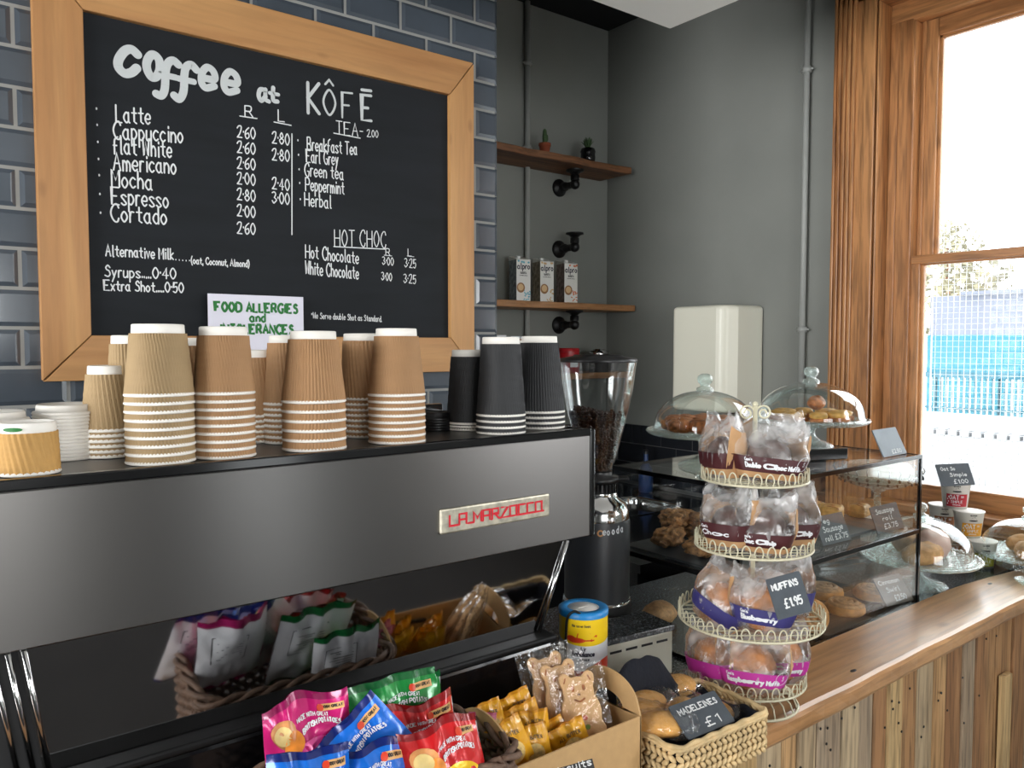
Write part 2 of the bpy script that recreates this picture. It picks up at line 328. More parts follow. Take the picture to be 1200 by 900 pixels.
def strokes(txt, h, xs=.75, gap=2.2, jit=0.0, rnd=random.Random(3)):
    """polylines of a line of text, baseline at 0, cap height h; returns (lines, width)"""
    x = 0; out = []; k = h/10
    for ch in txt:
        if ch == ' ': x += 4.2; continue
        g = GL.get(ch)
        if g is None: continue
        w = max(p[0] for q in g for p in q); jy = rnd.uniform(-jit, jit)
        for q in g: out.append([((p[0]+x)*k*xs, (p[1]+jy)*k) for p in q])
        x += w+gap
    return out, (x-gap)*k*xs
def ribbon(mb, lines, hw, fn, mat=0, cap=6):
    """flat pen strokes of half-width hw on the surface fn(x, y) -> point; pieces are stepped a hair so none is coplanar"""
    cnt = 0; vs = []; fs = []
    def put(pts):
        nonlocal cnt
        c = Vector((sum(p[0] for p in pts)/len(pts), sum(p[1] for p in pts)/len(pts))); e = hw*.5
        p0 = Vector(fn(c.x, c.y)); nn = (Vector(fn(c.x+e, c.y))-p0).cross(Vector(fn(c.x, c.y+e))-p0)
        nn = nn.normalized() if nn.length > 1e-14 else Vector((0, -1, 0)); o = nn*(.000012*(cnt % 30)); cnt += 1
        k = len(vs); vs.extend(tuple(Vector(fn(*p))+o) for p in pts); fs.append(tuple(range(k, k+len(pts))))
    for q in lines:
        P = [Vector((a, b)) for a, b in q]; n = len(P); Lf = []; Rt = []
        for i in range(n):
            d = (P[min(i+1, n-1)]-P[max(i-1, 0)])
            if d.length < 1e-9: d = Vector((0, 1))
            d.normalize(); nn = Vector((-d.y, d.x)); s = hw
            if 0 < i < n-1:
                e = (P[i]-P[i-1]); e = e.normalized() if e.length > 1e-9 else d
                s = hw/max(.55, abs(e.dot(d)))
            Lf.append(P[i]+nn*s); Rt.append(P[i]-nn*s)
        for i in range(n-1): put([tuple(Lf[i]), tuple(Rt[i]), tuple(Rt[i+1]), tuple(Lf[i+1])])
        if cap:
            for c in (P[0], P[-1]): put([(c.x+hw*math.cos(2*math.pi*k/cap), c.y+hw*math.sin(2*math.pi*k/cap)) for k in range(cap)])
    mb.add(vs, fs, mat)
def write(mb, txt, x, y, h, hw, fn, mat=0, xs=.75, gap=2.2, align='l', jit=0, slope=0, cap=6, width=None):
    ls, w = strokes(txt, h, xs, gap, jit)
    if width: k = width/w; ls = [[(a*k, b) for a, b in q] for q in ls]; w = width
    x0 = x-(w/2 if align == 'c' else w if align == 'r' else 0)
    ribbon(mb, [[(a+x0, b+y+(a)*slope) for a, b in q] for q in ls], hw, fn, mat, cap)
    return w
def disc(mb, fn, cx, cy, rx, ry, mat=0, n=18, rot=0, jag=0):
    c, s = math.cos(rot), math.sin(rot); rings = [0, .5, 1]; vs = [fn(cx, cy)]; fs = []
    for r in rings[1:]:
        for i in range(n):
            a = 2*math.pi*i/n; k = r*(1+jag*math.sin(3*a+1)); x, y = rx*k*math.cos(a), ry*k*math.sin(a); vs.append(fn(cx+x*c-y*s, cy+x*s+y*c))
    for i in range(n):
        j = (i+1) % n; fs.append((0, 1+i, 1+j)); fs.append((1+i, 1+n+i, 1+n+j, 1+j))
    mb.add(vs, fs, mat, True)
def panel(mb, fn, x0, x1, y0, y1, mat=0, nx=6, ny=4): mb.grid(lambda a, b: fn(x0+(x1-x0)*a, y0+(y1-y0)*b), nx, ny, mat)
# ---------------------------------------------------------------- the room
XR = 3.05; YT = 2.37; YG = 3.11; XE = 1.757; ZC = 3.33
struct(MB().box(-4, 3.4, -4.6, 3.4, -.06, 0).build('floor', M['floor']))
struct(MB().box(-4, 3.4, -4.6, 3.4, ZC, ZC+.1).build('ceiling', M['ceil']))
struct(MB().box(-4, XE-.011, YT+.0025, YT+.6, 0, ZC).build('wall_tiled_core', M['grout'])); 
struct(MB().box(XE-.02, XE, YT+.012, YG, 0, ZC).build('wall_pier_return', M['wall']))
struct(MB().box(-4, XR+.35, YG, YG+.12, 0, ZC).build('wall_back', M['wall']))
struct(MB().box(-4.1, -4, -4.6, -1.05, 0, ZC).box(-4.1, -4, 2.25, 3.4, 0, ZC).box(-4.1, -4, -1.05, 2.25, 0, .75).box(-4.1, -4, -1.05, 2.25, 3.05, ZC).build('wall_left', M['wall']))  # opening added to let the left fill reach the right wall
tl = MB()
for k in range(13, 34):
    z = 1.583+.1015*(k-20)
    if z > ZC: break
    off = 0 if k % 2 else .1015
    i = 0; x1 = XE
    while x1 > -.9:
        x0 = x1-.2 if not (i == 0 and off) else x1-.0985
        a = (x0, x1, z, min(z+.0985, ZC)); q = .014
        vs = [(a[0], YT+.008, a[2]), (a[1], YT+.008, a[2]), (a[1], YT+.008, a[3]), (a[0], YT+.008, a[3]), (a[0], YT+.004, a[2]), (a[1], YT+.004, a[2]), (a[1], YT+.004, a[3]), (a[0], YT+.004, a[3]),
              (a[0]+q, YT-.003, a[2]+q), (a[1]-q, YT-.003, a[2]+q), (a[1]-q, YT-.003, a[3]-q), (a[0]+q, YT-.003, a[3]-q)]
        tl.add(vs, [(0, 1, 5, 4), (1, 2, 6, 5), (2, 3, 7, 6), (3, 0, 4, 7), (4, 5, 9, 8), (5, 6, 10, 9), (6, 7, 11, 10), (7, 4, 8, 11), (8, 9, 10, 11)])
        x1 = x0-.003; i += 1
struct(tl.build('wall_tiled', M['tile']))
# right wall with the window opening (Y .28-1.60) and a second, unseen opening added behind the viewer for daylight
wy0, wy1, wz0, wz1 = .28, 1.60, 1.0, 2.985
rw = MB()
rw.box(XR, XR+.3, wy1, 3.4, 0, ZC); rw.box(XR, XR+.3, -.9, wy0, 0, ZC); rw.box(XR, XR+.3, wy0, wy1, 0, wz0); rw.box(XR, XR+.3, wy0, wy1, wz1, ZC)
rw.box(XR, XR+.3, -2.9, -.9, 0, 1.5); rw.box(XR, XR+.3, -2.9, -.9, 2.8, ZC); rw.box(XR, XR+.3, -4.6, -2.9, 0, ZC)
struct(rw.build('wall_right', M['wall']))
wf = MB(); wf.box(-4, 2.1, -4.6, -4.5, 0, .85); wf.box(2.75, 3.4, -4.6, -4.5, 0, .85); wf.box(-4, 3.4, -4.6, -4.5, 2.55, ZC); wf.box(.75, 2.1, -4.6, -4.5, .85, 2.55); wf.box(2.75, 3.4, -4.6, -4.5, .85, 2.55); wf.box(-4, -1.75, -4.6, -4.5, .85, 2.55)  # floor-level gap at right added to brighten the steel panel's reflection
struct(wf.build('wall_front', M['wall']))
# dark tiled splashback on the right and back wall above the sink worktop
sp = MB()
for k in range(3):
    z1 = 1.217-.101*k
    for i in range(8):
        y1 = YG-.004-.203*i-(.1 if k % 2 else 0); y0 = y1-.2
        sp.box(XR-.009, XR-.001, max(y0, 1.78), y1, z1-.098, z1)
    for i in range(7):
        x0 = XE+.004+.203*i; sp.box(x0, min(x0+.2, XR-.01), YG-.009, YG-.001, z1-.098, z1)
struct(sp.build('wall_splashback_tiles', M['dtile'], bevel=.0015))
gs = MB(); gs.box(XR-.006, XR-.0005, 1.78, YG, .9, 1.219); gs.box(XE, XR, YG-.006, YG-.0005, .9, 1.219); struct(gs.build('wall_splashback_grout', M['dgrout']))
# white ceiling raft
struct(MB().box(.2, 2.163, -1.2, 1.897, 2.75, 2.83).build('ceiling_raft', M['white'], bevel=.004))
struct(MB().box(.3, 2.06, -1.1, 1.8, 2.83, ZC).build('ceiling_raft_drop', M['ceil']))
# ---------------------------------------------------------------- window_1
w1 = struct(bpy.data.objects.new('window_1', None)); COL.objects.link(w1); w1.location = (0, 0, 0)
c = MB()
c.box(XR-.025, XR, 1.605, 1.775, .93, 3.16)                     # left architrave board
for y in (1.775, 1.755, 1.735, 1.715, 1.695): c.box(XR-.036, XR-.02, y-.012, y, .93, 3.16)
c.box(XR-.032, XR-.02, 1.605, 1.652, .93, 3.16)
c.box(XR-.025, XR, .11, .28, .93, 3.16)
c.build('window_architrave', M['pine'], w1, bevel=.003)
c = MB(); c.box(XR-.025, XR, .11, 1.775, 2.99, 3.16); c.box(XR-.036, XR-.02, .11, 1.775, 3.13, 3.16); c.build('window_head_architrave', M['piney'], w1, bevel=.003)
c = MB()
c.box(XR-.024, XR+.069, 1.593, 1.599, 1.03, 2.97); c.box(XR-.024, XR+.069, .281, .287, 1.03, 2.97)      # linings
c.box(XR+.07, XR+.09, 1.507, 1.603, .95, 2.899); c.box(XR+.07, XR+.09, .283, .376, .95, 2.899)      # sash box fronts
c.box(XR+.062, XR+.0695, 1.56, 1.592, .95, 2.899)
c.box(XR+.06, XR+.12, 1.497, 1.5065, .95, 2.889); c.box(XR+.06, XR+.12, .3765, .386, .95, 2.889)      # staff beads
c.build('window_lining', M['pine'], w1, bevel=.002)
c = MB(); c.box(XR-.022, XR+.069, .282, 1.598, 2.972, 2.983); c.box(XR+.07, XR+.09, .28, 1.603, 2.90, 2.984); c.box(XR+.06, XR+.12, .38, 1.505, 2.89, 2.90)
c.build('window_head_lining', M['piney'], w1, bevel=.002)
# upper sash
us = MB(); us.box(XR+.12, XR+.16, 1.436, 1.52, 1.955, 2.90); us.box(XR+.12, XR+.16, .38, .455, 1.955, 2.90); us.box(XR+.135, XR+.155, 1.424, 1.438, 1.99, 2.83); us.box(XR+.112, XR+.122, 1.478, 1.49, 1.99, 2.9); us.build('window_upper_sash', M['pine'], w1, bevel=.003)
us = MB(); us.box(XR+.1205, XR+.159, .456, 1.435, 2.825, 2.90); us.box(XR+.135, XR+.155, .44, 1.438, 2.815, 2.83); us.box(XR+.1205, XR+.159, .456, 1.435, 1.955, 1.985); us.build('window_upper_rail', M['piney'], w1, bevel=.003)
# lower sash
ls = MB(); ls.box(XR+.08, XR+.12, 1.466, 1.505, 1.02, 1.985); ls.box(XR+.08, XR+.12, .38, .425, 1.02, 1.985); ls.box(XR+.095, XR+.115, 1.455, 1.468, 1.10, 1.95); ls.build('window_lower_sash', M['pine'], w1, bevel=.003)
ls = MB(); ls.box(XR+.0805, XR+.1195, .426, 1.465, 1.02, 1.093); ls.box(XR+.075, XR+.12, .38, 1.50, 1.955, 1.987); ls.box(XR+.095, XR+.112, .42, 1.47, 1.948, 1.957); ls.box(XR+.075, XR+.1, .38, 1.5, 1.085, 1.097); ls.build('window_lower_rail', M['piney'], w1, bevel=.003)
MB().box(XR+.142, XR+.145, .44, 1.44, 1.97, 2.83).build('window_upper_pane', M['pane'], w1)
MB().box(XR+.102, XR+.105, .41, 1.47, 1.09, 1.96).build('window_lower_pane', M['pane'], w1)
ap = MB(); ap.box(XR-.03, XR+.09, .2, 1.69, 1.0, 1.025); ap.box(XR-.012, XR, .11, 1.775, .90, 1.0); ap.box(XR-.022, XR-.01, .11, 1.775, .95, .962); ap.build('window_sill', M['piney'], w1, bevel=.003)
# second side window added behind the viewer for its daylight and the shop front: frames only, out of view
c = MB(); c.box(XR+.1, XR+.16, -2.9, -2.82, 1.5, 2.8); c.box(XR+.1, XR+.16, -.98, -.9, 1.5, 2.8); c.box(XR+.1, XR+.16, -2.9, -.9, 1.5, 1.58); c.box(XR+.1, XR+.16, -2.9, -.9, 2.72, 2.8); c.box(XR+.1, XR+.16, -2.9, -.9, 2.12, 2.17)
struct(c.build('added_window_2', M['piney'], bevel=.003))
# pipes clipped to the walls
def wallpipe(name, label, pts, clips, axis):
    t = thing(name, label, 'pipe', pts[0])
    o = Vector(pts[0]); MB().tube([Vector(p)-o for p in pts], .013, 12).build('pipe_run', M['wallpipe'], t)
    for cz in clips:
        c = MB(); p = Vector((0, 0, cz-o.z)); c.lathe([(.013, -.012), (.019, -.012), (.019, .012), (.013, .012)], 14, M=T(*p))
        d = Vector(axis); c.tube([p, p+d*.027], .006, 8); sd = Vector((-d.y, d.x, 0))
        c.tube([p-sd*.03, p+sd*.03], .005, 6); c.build('pipe_clip', M['wallpipe'], t)
M['wallpipe'] = mat('pipe_grey_paint', (156, 158, 154), .5)
wallpipe('conduit_pipe', 'grey painted pipe clipped to the right wall beside the window', [(3.022, 1.9, 1.22), (3.022, 1.9, 3.33)], (1.705, 2.79), (1, 0, 0))
wallpipe('conduit_pipe', 'grey painted pipe running up the back wall behind the shelves', [(2.475, 3.088, .92), (2.475, 3.088, 3.33)], (2.62, 3.03, 1.62), (0, 1, 0))
# ---------------------------------------------------------------- outside the window
M['tarmac'] = mat('pale_paving', (228, 228, 226), .95)
struct(MB().box(3.5, 60, -20, 60, -.25, -.2).build('ground_outside', M['tarmac']))
M['turq'] = mat('turquoise_paint', (44, 112, 128), .6); M['turq2'] = mat('turquoise_rail', (34, 92, 108), .6)
def toX(u, v, X=11.0): return atX(u, v, X)
ya, yb = toX(1205, 440).y-.6, toX(1090, 440).y+.05
z0, z1, zm = toX(1150, 486).z, toX(1150, 392).z, toX(1150, 440).z
fe = thing('fence', 'turquoise slatted fence across the road outside the window', 'fence', (11, (ya+yb)/2, -.2))
q = MB(M=T(0, -(ya+yb)/2, .2)); q.box(0, .03, ya, yb, zm, z1); q.build('fence_board', M['turq'], fe)
n = 26
for i in range(n):
    y = ya+(yb-ya)*(i+.5)/n; w = (yb-ya)/n*.27
    q = MB(M=T(0, -(ya+yb)/2, .2)); q.box(-.02, .02, y-w, y+w, z0, zm); q.build('fence_slat', M['turq'], fe)
q = MB(M=T(0, -(ya+yb)/2, .2)); q.box(-.03, .0, ya, yb, z0+.05, z0+.08); q.box(-.03, 0, ya, yb, zm-.04, zm+.03); q.build('fence_rail', M['turq2'], fe)
for y in (ya+.3, (ya+yb)/2, yb-.1):
    q = MB(M=T(0, -(ya+yb)/2, .2)); q.box(.04, .1, y-.03, y+.03, z0, z1); q.build('fence_post', M['turq2'], fe)
M['kerb'] = mat('grey_kerb_stone', (150, 150, 152), .9, var=.1)
zk = toX(1150, 513, 10.4).z; q = MB()
yk0, yk1 = toX(1205, 510, 10.4).y-.5, toX(1092, 510, 10.4).y+.1
q.box(10.4, 10.6, yk0, yk1, -.2, zk)
for i in range(12):
    y = yk0+(yk1-yk0)*i/12; q.box(10.38, 10.6, y+.02, y+(yk1-yk0)/12-.02, zk, zk+.07)
tag(q.build('kerb_wall', M['kerb']), 'low pale wall with grey coping stones in front of turquoise fence', 'wall')
M['shed'] = mat('pale_grey_cladding', (112, 116, 128), .8, var=.04)
b = thing('building', 'pale grey flat roofed building behind the turquoise fence', 'building', (14, 4.2, -.2))
p0, p1 = toX(1098, 336, 14), toX(1215, 336, 14)
q = MB(M=T(-14, -4.2, .2)); q.box(14, 20, p1.y-2, p0.y+.1, -.2, toX(1150, 345, 14).z); q.build('wall', M['shed'], b); q = MB(M=T(-14, -4.2, .2)); q.box(13.8, 13.99, p1.y-2, p0.y+.1, -.2, toX(1150, 432, 14).z); q.build('plinth', M['tarmac'], b)
q = MB(M=T(-14, -4.2, .2)); q.box(13.9, 20.1, p1.y-2.1, toX(1128, 336, 14).y, toX(1150, 345, 14).z, toX(1150, 341, 14).z); q.build('roof', M['shed'], b)
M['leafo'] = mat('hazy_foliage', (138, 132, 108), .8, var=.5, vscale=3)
def tree(u, v, X, r, label):
    pc = atX(u, v, X); t = thing('tree', label, 'tree', (X, pc.y, -.2)); q = MB()
    rr = random.Random(int(u))
    for i in range(420):
        d = Vector((rr.gauss(0, 1), rr.gauss(0, 1), rr.gauss(0, 1))).normalized()*r*rr.uniform(.3, 1)
        p = Vector((0, 0, pc.z+.2))+Vector((d.x, d.y, d.z*.9)); s = r*.085
        a, e = Vector((rr.uniform(-1, 1), rr.uniform(-1, 1), rr.uniform(-1, 1))).normalized()*s, Vector((rr.uniform(-1, 1), rr.uniform(-1, 1), rr.uniform(-1, 1))).normalized()*s
        q.add([p-a, p+e, p+a, p-e], [(0, 1, 2, 3)])
    q.build('foliage', M['leafo'], t)
    MB().tube([(0, 0, 0), (.05, 0, (pc.z+.2)*.6), (0, .1, pc.z+.2)], r*.07, 8).build('trunk', M['shelf'], t)
tree(1128, 345, 18, 1.15, 'bushy tree left of the grey building outside the window')
tree(1113, 290, 22, .85, 'taller thin tree furthest away outside the window')
# security mesh outside the glass
m_, nt_, b_, N_, L_ = nm('white_mesh_wire'); b_.inputs['Base Color'].default_value = (.9, .92, .93, 1)
tl_ = N_('ShaderNodeBsdfTranslucent'); tl_.inputs[0].default_value = (.95, .96, .97, 1); mx_ = N_('ShaderNodeMixShader'); mx_.inputs[0].default_value = .6
L_(b_.outputs[0], mx_.inputs[1]); L_(tl_.outputs[0], mx_.inputs[2]); L_(mx_.outputs[0], nt_.nodes['Material Output'].inputs[0]); M['mesh'] = m_
xm = XR+.27; g = thing('security_mesh', 'white square wire mesh screen outside the window glass', 'mesh', (xm, .9, 1.06)); q = MB(M=T(-xm, -.9, -1.06))
y = .36
while y < 1.49: q.tube([(xm, y, 1.06), (xm, y, 2.2)], .0011, 4); y += .0225
z = 1.07
while z < 2.2: q.tube([(xm, .34, z), (xm, 1.5, z)], .0011, 4); z += .0225
q.build('wire_grid', M['mesh'], g)
q = MB(M=T(-xm, -.9, -1.06)); q.tube([(xm, .33, 1.06), (xm, 1.5, 1.06), (xm, 1.5, 2.21), (xm, .33, 2.21)], .004, 6, closed=True); q.build('mesh_frame', M['mesh'], g)
# ---------------------------------------------------------------- menu board on the tiled wall
bo = thing('menu_board', 'large oak-framed black chalkboard menu on the grey tiled wall', 'menu board', (.95, YT-.004, 1.545))
bo_o = Vector((.95, YT-.004, 1.545)); BM = T(*(-bo_o))
ox0, ox1, oz0, oz1 = .275, 1.628, 1.545, 2.64; ix0, ix1, iz0, iz1 = .39, 1.527, 1.665, 2.512
yf, yb_ = YT-.034, YT-.0045
def rail(poly, m):
    q = MB(M=BM); n = len(poly)
    q.add([(x, yf, z) for x, z in poly]+[(x, yb_, z) for x, z in poly], [tuple(range(n))]+[tuple(range(n, 2*n))[::-1]]+[(i, n+i, n+(i+1) % n, (i+1) % n) for i in range(n)])
    return q.build('frame_rail', m, bo, bevel=.002)
gp = .0012
rail([(ox0, oz0+gp*2), (ix0, iz0+gp), (ix0, iz1-gp), (ox0, oz1-gp*2)], M['oakz']); rail([(ox1, oz0+gp*2), (ox1, oz1-gp*2), (ix1, iz1-gp), (ix1, iz0+gp)], M['oakz'])
rail([(ox0+gp*2, oz1), (ix0+gp, iz1), (ix1-gp, iz1), (ox1-gp*2, oz1)], M['oak']); rail([(ox0+gp*2, oz0), (ox1-gp*2, oz0), (ix1-gp, iz0), (ix0+gp, iz0)], M['oak'])
yb0 = YT-.016
MB(M=BM).box(ix0-.01, ix1+.01, yb0, yb_, iz0-.01, iz1+.01).build('blackboard_panel', M['board'], bo)
def bxz(u, v): p = atY(u, v, yb0); return p.x, p.z
def wfn(x, z): return (x, yb0-.0008, z)
tx = MB(M=BM)
def bl(txt, u0, v0, u1, hpx, hw=.0022, mt=0, v1=None, **k):
    """a line of chalk writing: baseline from pixel (u0, v0) to (u1, v1)"""
    a, za = bxz(u0, v0); b, zb = bxz(u1, v1 if v1 is not None else v0+(u1-u0)*.11); d = depth((a, yb0, za)); h = hpx*d/FPX
    ls, w = strokes(txt, h, .75, 2.2, .3); s = (b-a)/w
    ribbon(tx, [[(a+x*s, za+y+(zb-za)*x/w) for x, y in q] for q in ls], hw*(.82 if hw < .0027 else 1), wfn, mt)
def ul(u0, v0, u1, v1, hw=.0016):
    ribbon(tx, [[bxz(u0, v0), bxz(u1, v1)]], hw, wfn, 0)
for t_, u0, u1, v0 in (('Latte', 136, 176, 143), ('Cappuccino', 133, 214, 162), ('flat White', 133, 201, 180), ('Americano', 133, 206, 199), ('Mocha', 131, 178, 219), ('Espresso', 131, 197, 239), ('Cortado', 130, 195, 259)):
    bl(t_, u0, v0, u1, 20, .0026, v1=v0+(u1-u0)*.07)
for i, v0 in enumerate((128, 147, 167, 187, 206, 228, 250)): x, z = bxz(113+i*.8, v0); ribbon(tx, [[(x, z), (x, z+.003)]], .002, wfn)
for t_, v0 in (('2·60', 162), ('2·60', 180), ('2·60', 198), ('2·00', 216), ('2·80', 235), ('2·00', 254), ('2·60', 274)): bl(t_, 278, v0-1, 299, 13, .0022)
for t_, v0 in (('2·80', 168), ('2·80', 187), ('2·40', 221), ('3·00', 238)): bl(t_, 319, v0, 339, 13, .0022)
bl('R', 287, 136, 296, 12); ul(281, 136, 301, 139); bl('L', 326, 142, 333, 13); ul(321, 143, 341, 147)
ul(342, 157, 342, 275, .0018)
for t_, u0, u1, v0 in (('Breakfast Tea', 360, 418, 176), ('Earl Grey', 359, 396, 190), ('Green tea', 357, 402, 206), ('Peppermint', 358, 403, 223), ('Herbal', 357, 388, 241)):
    bl(t_, u0, v0, u1, 15, .0023, v1=v0+(u1-u0)*.1)
for i, v0 in enumerate((165, 182, 199, 215, 234)): x, z = bxz(349+i*.7, v0); ribbon(tx, [[(x, z), (x, z+.003)]], .002, wfn)
bl('TEA-', 394, 157, 425, 15, .0018); ul(391, 156, 422, 162); bl('2.00', 430, 160, 443, 8, .0015)
bl('HOT CHOC', 392, 288, 452, 19, .002, v1=290); ul(391, 289, 452, 292)
bl('Hot Chocolate', 358, 302, 420, 15, .0023, v1=309); bl('White Chocolate', 358, 321, 420, 15, .0023, v1=327)
for t_, u0, u1, v0, hp in (('R', 452, 457, 299, 8), ('L', 478, 482, 300, 8), ('3·00', 448, 461, 310, 9), ('3·25', 474, 487, 313, 10), ('3·00', 447, 459, 328, 9), ('3·25', 473, 487, 331, 10)): bl(t_, u0, v0, u1, hp, .0017)
ul(450, 299, 459, 300, .001); ul(477, 300, 485, 301, .001)
bl('Alternative Milk', 124, 300, 203, 13, .0022, v1=304); bl('.....', 206, 305, 222, 9, .0016, v1=306); bl('(oat, Coconut, Almond)', 224, 309, 292, 8, .0018, v1=313)
bl('Syrups.....0·40', 123, 324, 206, 13, .0022, v1=327); bl('Extra Shot.....0·50', 122, 340, 215, 12, .0022, v1=343)
bl("*We Serve double Shot as Standard.", 365, 373, 447, 7, .0014, v1=377)
tx.build('chalk_menu_writing', M['chalk'], bo)
tx = MB(M=BM)
def hd(pts, hw): ribbon(tx, [_cat([bxz(*p) for p in pts], 8)], hw, wfn, 0, 16)
hd([(161, 64), (154, 58), (146, 60), (139, 70), (139, 79), (146, 86), (154, 85), (160, 80)], .0118)
hd([(179, 64), (173, 70), (172, 80), (177, 90), (183, 90), (187, 82), (186, 70), (179, 64)], .0112)
hd([(209, 76), (203, 71), (197, 74), (194, 84), (193, 104), (189, 112), (183, 110)], .0108); hd([(188, 87), (206, 91)], .0085)
hd([(230, 82), (224, 76), (218, 79), (216, 88), (215, 107), (210, 116), (204, 112)], .0108); hd([(209, 92), (227, 96)], .0085)
for dx, dy in ((0, 0), (26.5, 5)): hd([(p+dx, q_+dy) for p, q_ in ((237, 91), (251, 93), (250, 84), (243, 79), (237, 85), (236, 96), (241, 103), (251, 101))], .0100)
tx.build('chalk_heading', M['chalkg'], bo); tx = MB(M=BM)
hd([(311, 106), (305, 105), (303, 112), (306, 118), (311, 113)], .0066); hd([(311, 105), (311, 116), (315, 119)], .0062); hd([(320, 103), (320, 117), (325, 119)], .0064); hd([(316, 109), (326, 111)], .0056)
tx.build('chalk_heading', M['chalkg'], bo); tx = MB(M=BM)
bl('K', 361, 133, 374, 35, .0052, v1=134); bl('ô', 379, 133, 393, 29, .0034, v1=135); bl('F', 401, 137, 413, 29, .003, v1=138); bl('ē', 424, 140, 435, 29, .0046, v1=141)
tx.build('chalk_heading', M['chalkg'], bo)
# paper allergy notice stuck over the lower edge of the board
a = atY(243, 343, YT-.036); b = atY(355, 349, YT-.036); zt = (a.z+b.z)/2; zb = zt-.165
al = thing('notice_sheet', 'white paper food allergies notice hung over the bottom of the chalkboard', 'notice', ((a.x+b.x)/2, YT-.0365, zb)); AM = T(-(a.x+b.x)/2, -(YT-.0365), -zb)
MB(M=AM).box(a.x, b.x, YT-.038, YT-.0365, zb, zt).build('sheet', M['paper'], al)
tx = MB(M=AM); xc = (a.x+b.x)/2; afn = lambda x, z: (x, YT-.0385, z)
write(tx, 'FOOD ALLERGIES', xc, zt-.050, .026, .0037, afn, align='c', width=(b.x-a.x)*.86, cap=0)
write(tx, 'and', xc, zt-.079, .026, .003, afn, align='c', width=.045, cap=0)
write(tx, 'INTOLERANCES', xc, zt-.114, .026, .0037, afn, align='c', width=(b.x-a.x)*.76, cap=0)
tx.build('printed_words', M['green_ink'], al)
# ---------------------------------------------------------------- wall shelves and what stands on them
def flange_bracket(p, label, up=True):
    """pipe bracket: wall flange, elbow out of the wall, short riser and top flange"""
    t = thing('pipe_bracket', label, 'bracket', (p[0], YG, p[2]), group=None)
    q = MB(M=RX(90)); q.lathe([(.045, .002), (.045, .010), (.03, .014), (.022, .03), (.017, .032), (.017, .11)], 20); q.lathe([(.023, .03), (.023, .055)], 14); q.build('wall_flange', M['iron'], t)
    q = MB(); q.ell((0, -.125, 0), (.026, .026, .026), 12, 8); q.lathe([(.023, .02), (.023, .045), (.017, .046), (.017, .06)], 14, M=T(0, -.125, 0)); q.build('elbow', M['iron'], t)
    q = MB(M=T(0, -.125, 0)); q.lathe([(.02, .05), (.03, .06), (.045, .064), (.045, .072)], 20); q.build('top_flange', M['iron'], t)
    return t
def shelf(label, x0, x1, y0, y1, z0, z1, m, nx=24):
    q = MB()
    def edge(a): return .006*math.sin(a*17)+.004*math.sin(a*41+1)
    P = [(x0+(x1-x0)*i/nx, y0+edge(i/nx)) for i in range(nx+1)]+[(x1, y1), (x0, y1)]
    cx, cy = (x0+x1)/2, y1
    o = MB().prism([(x-cx, y-cy) for x, y in P], 0, z1-z0).build('wall_shelf', m, bevel=.004)
    o.location = (cx, cy, z0); return tag(o, label, 'shelf')
shelf('upper rough dark plank shelf with two small cactus pots', XE+.002, 2.995, 2.885, YG-.001, 2.522, 2.556, M['shelf'])
shelf('middle pale plank shelf carrying three milk cartons', XE+.002, 3.03, 2.885, YG-.001, 1.815, 1.847, M['shelf2'])
shelf('lowest plank shelf half hidden behind the coffee grinder', XE+.002, 3.0, 2.86, YG-.001, 1.47, 1.5, M['shelf2'])
flange_bracket((2.70, 0, 2.450), 'black iron pipe bracket under the upper plank shelf')
flange_bracket((2.70, 0, 2.135), 'black iron pipe bracket alone on the wall above the cartons')
flange_bracket((2.70, 0, 1.742), 'black iron pipe bracket under the milk carton shelf')
# cacti
t = thing('potted_cactus', 'tiny upright cactus in terracotta pot on the upper shelf', 'plant', (2.48, 2.96, 2.556))
MB().lathe([(.020, 0), (.027, .045), (.030, .045), (.030, .058), (.025, .058), (.024, .05)], 18).build('pot', M['terra'], t)
q = MB(); q.lathe([(.006, .05), (.011, .06), (.012, .09), (.009, .12), (.003, .128)], 12); q.lathe([(.004, .07), (.007, .08), (.006, .098), (.002, .103)], 8, M=T(.013, 0, 0)); q.build('cactus_stem', M['cactus'], t)
t = thing('potted_succulent', 'spiky little succulent in black ribbed pot on the upper shelf', 'plant', (2.765, 2.96, 2.556))
MB().lathe([(.028, 0), (.036, .012), (.038, .03), (.036, .05), (.039, .06), (.034, .075), (.028, .078), (.02, .07)], 20).build('pot', M['gloss'], t)
q = MB()
for i in range(26):
    a = i*2.4; r = .008+.022*(i/26); h = .065-.03*(i/26)
    q.tube([(0, 0, .07), (r*.6*math.cos(a), r*.6*math.sin(a), .07+h*.6), (r*1.3*math.cos(a), r*1.3*math.sin(a), .07+h)], .004, 5, rs=[.004, .0035, .0008])
q.build('succulent_leaves', M['cactus'], t)
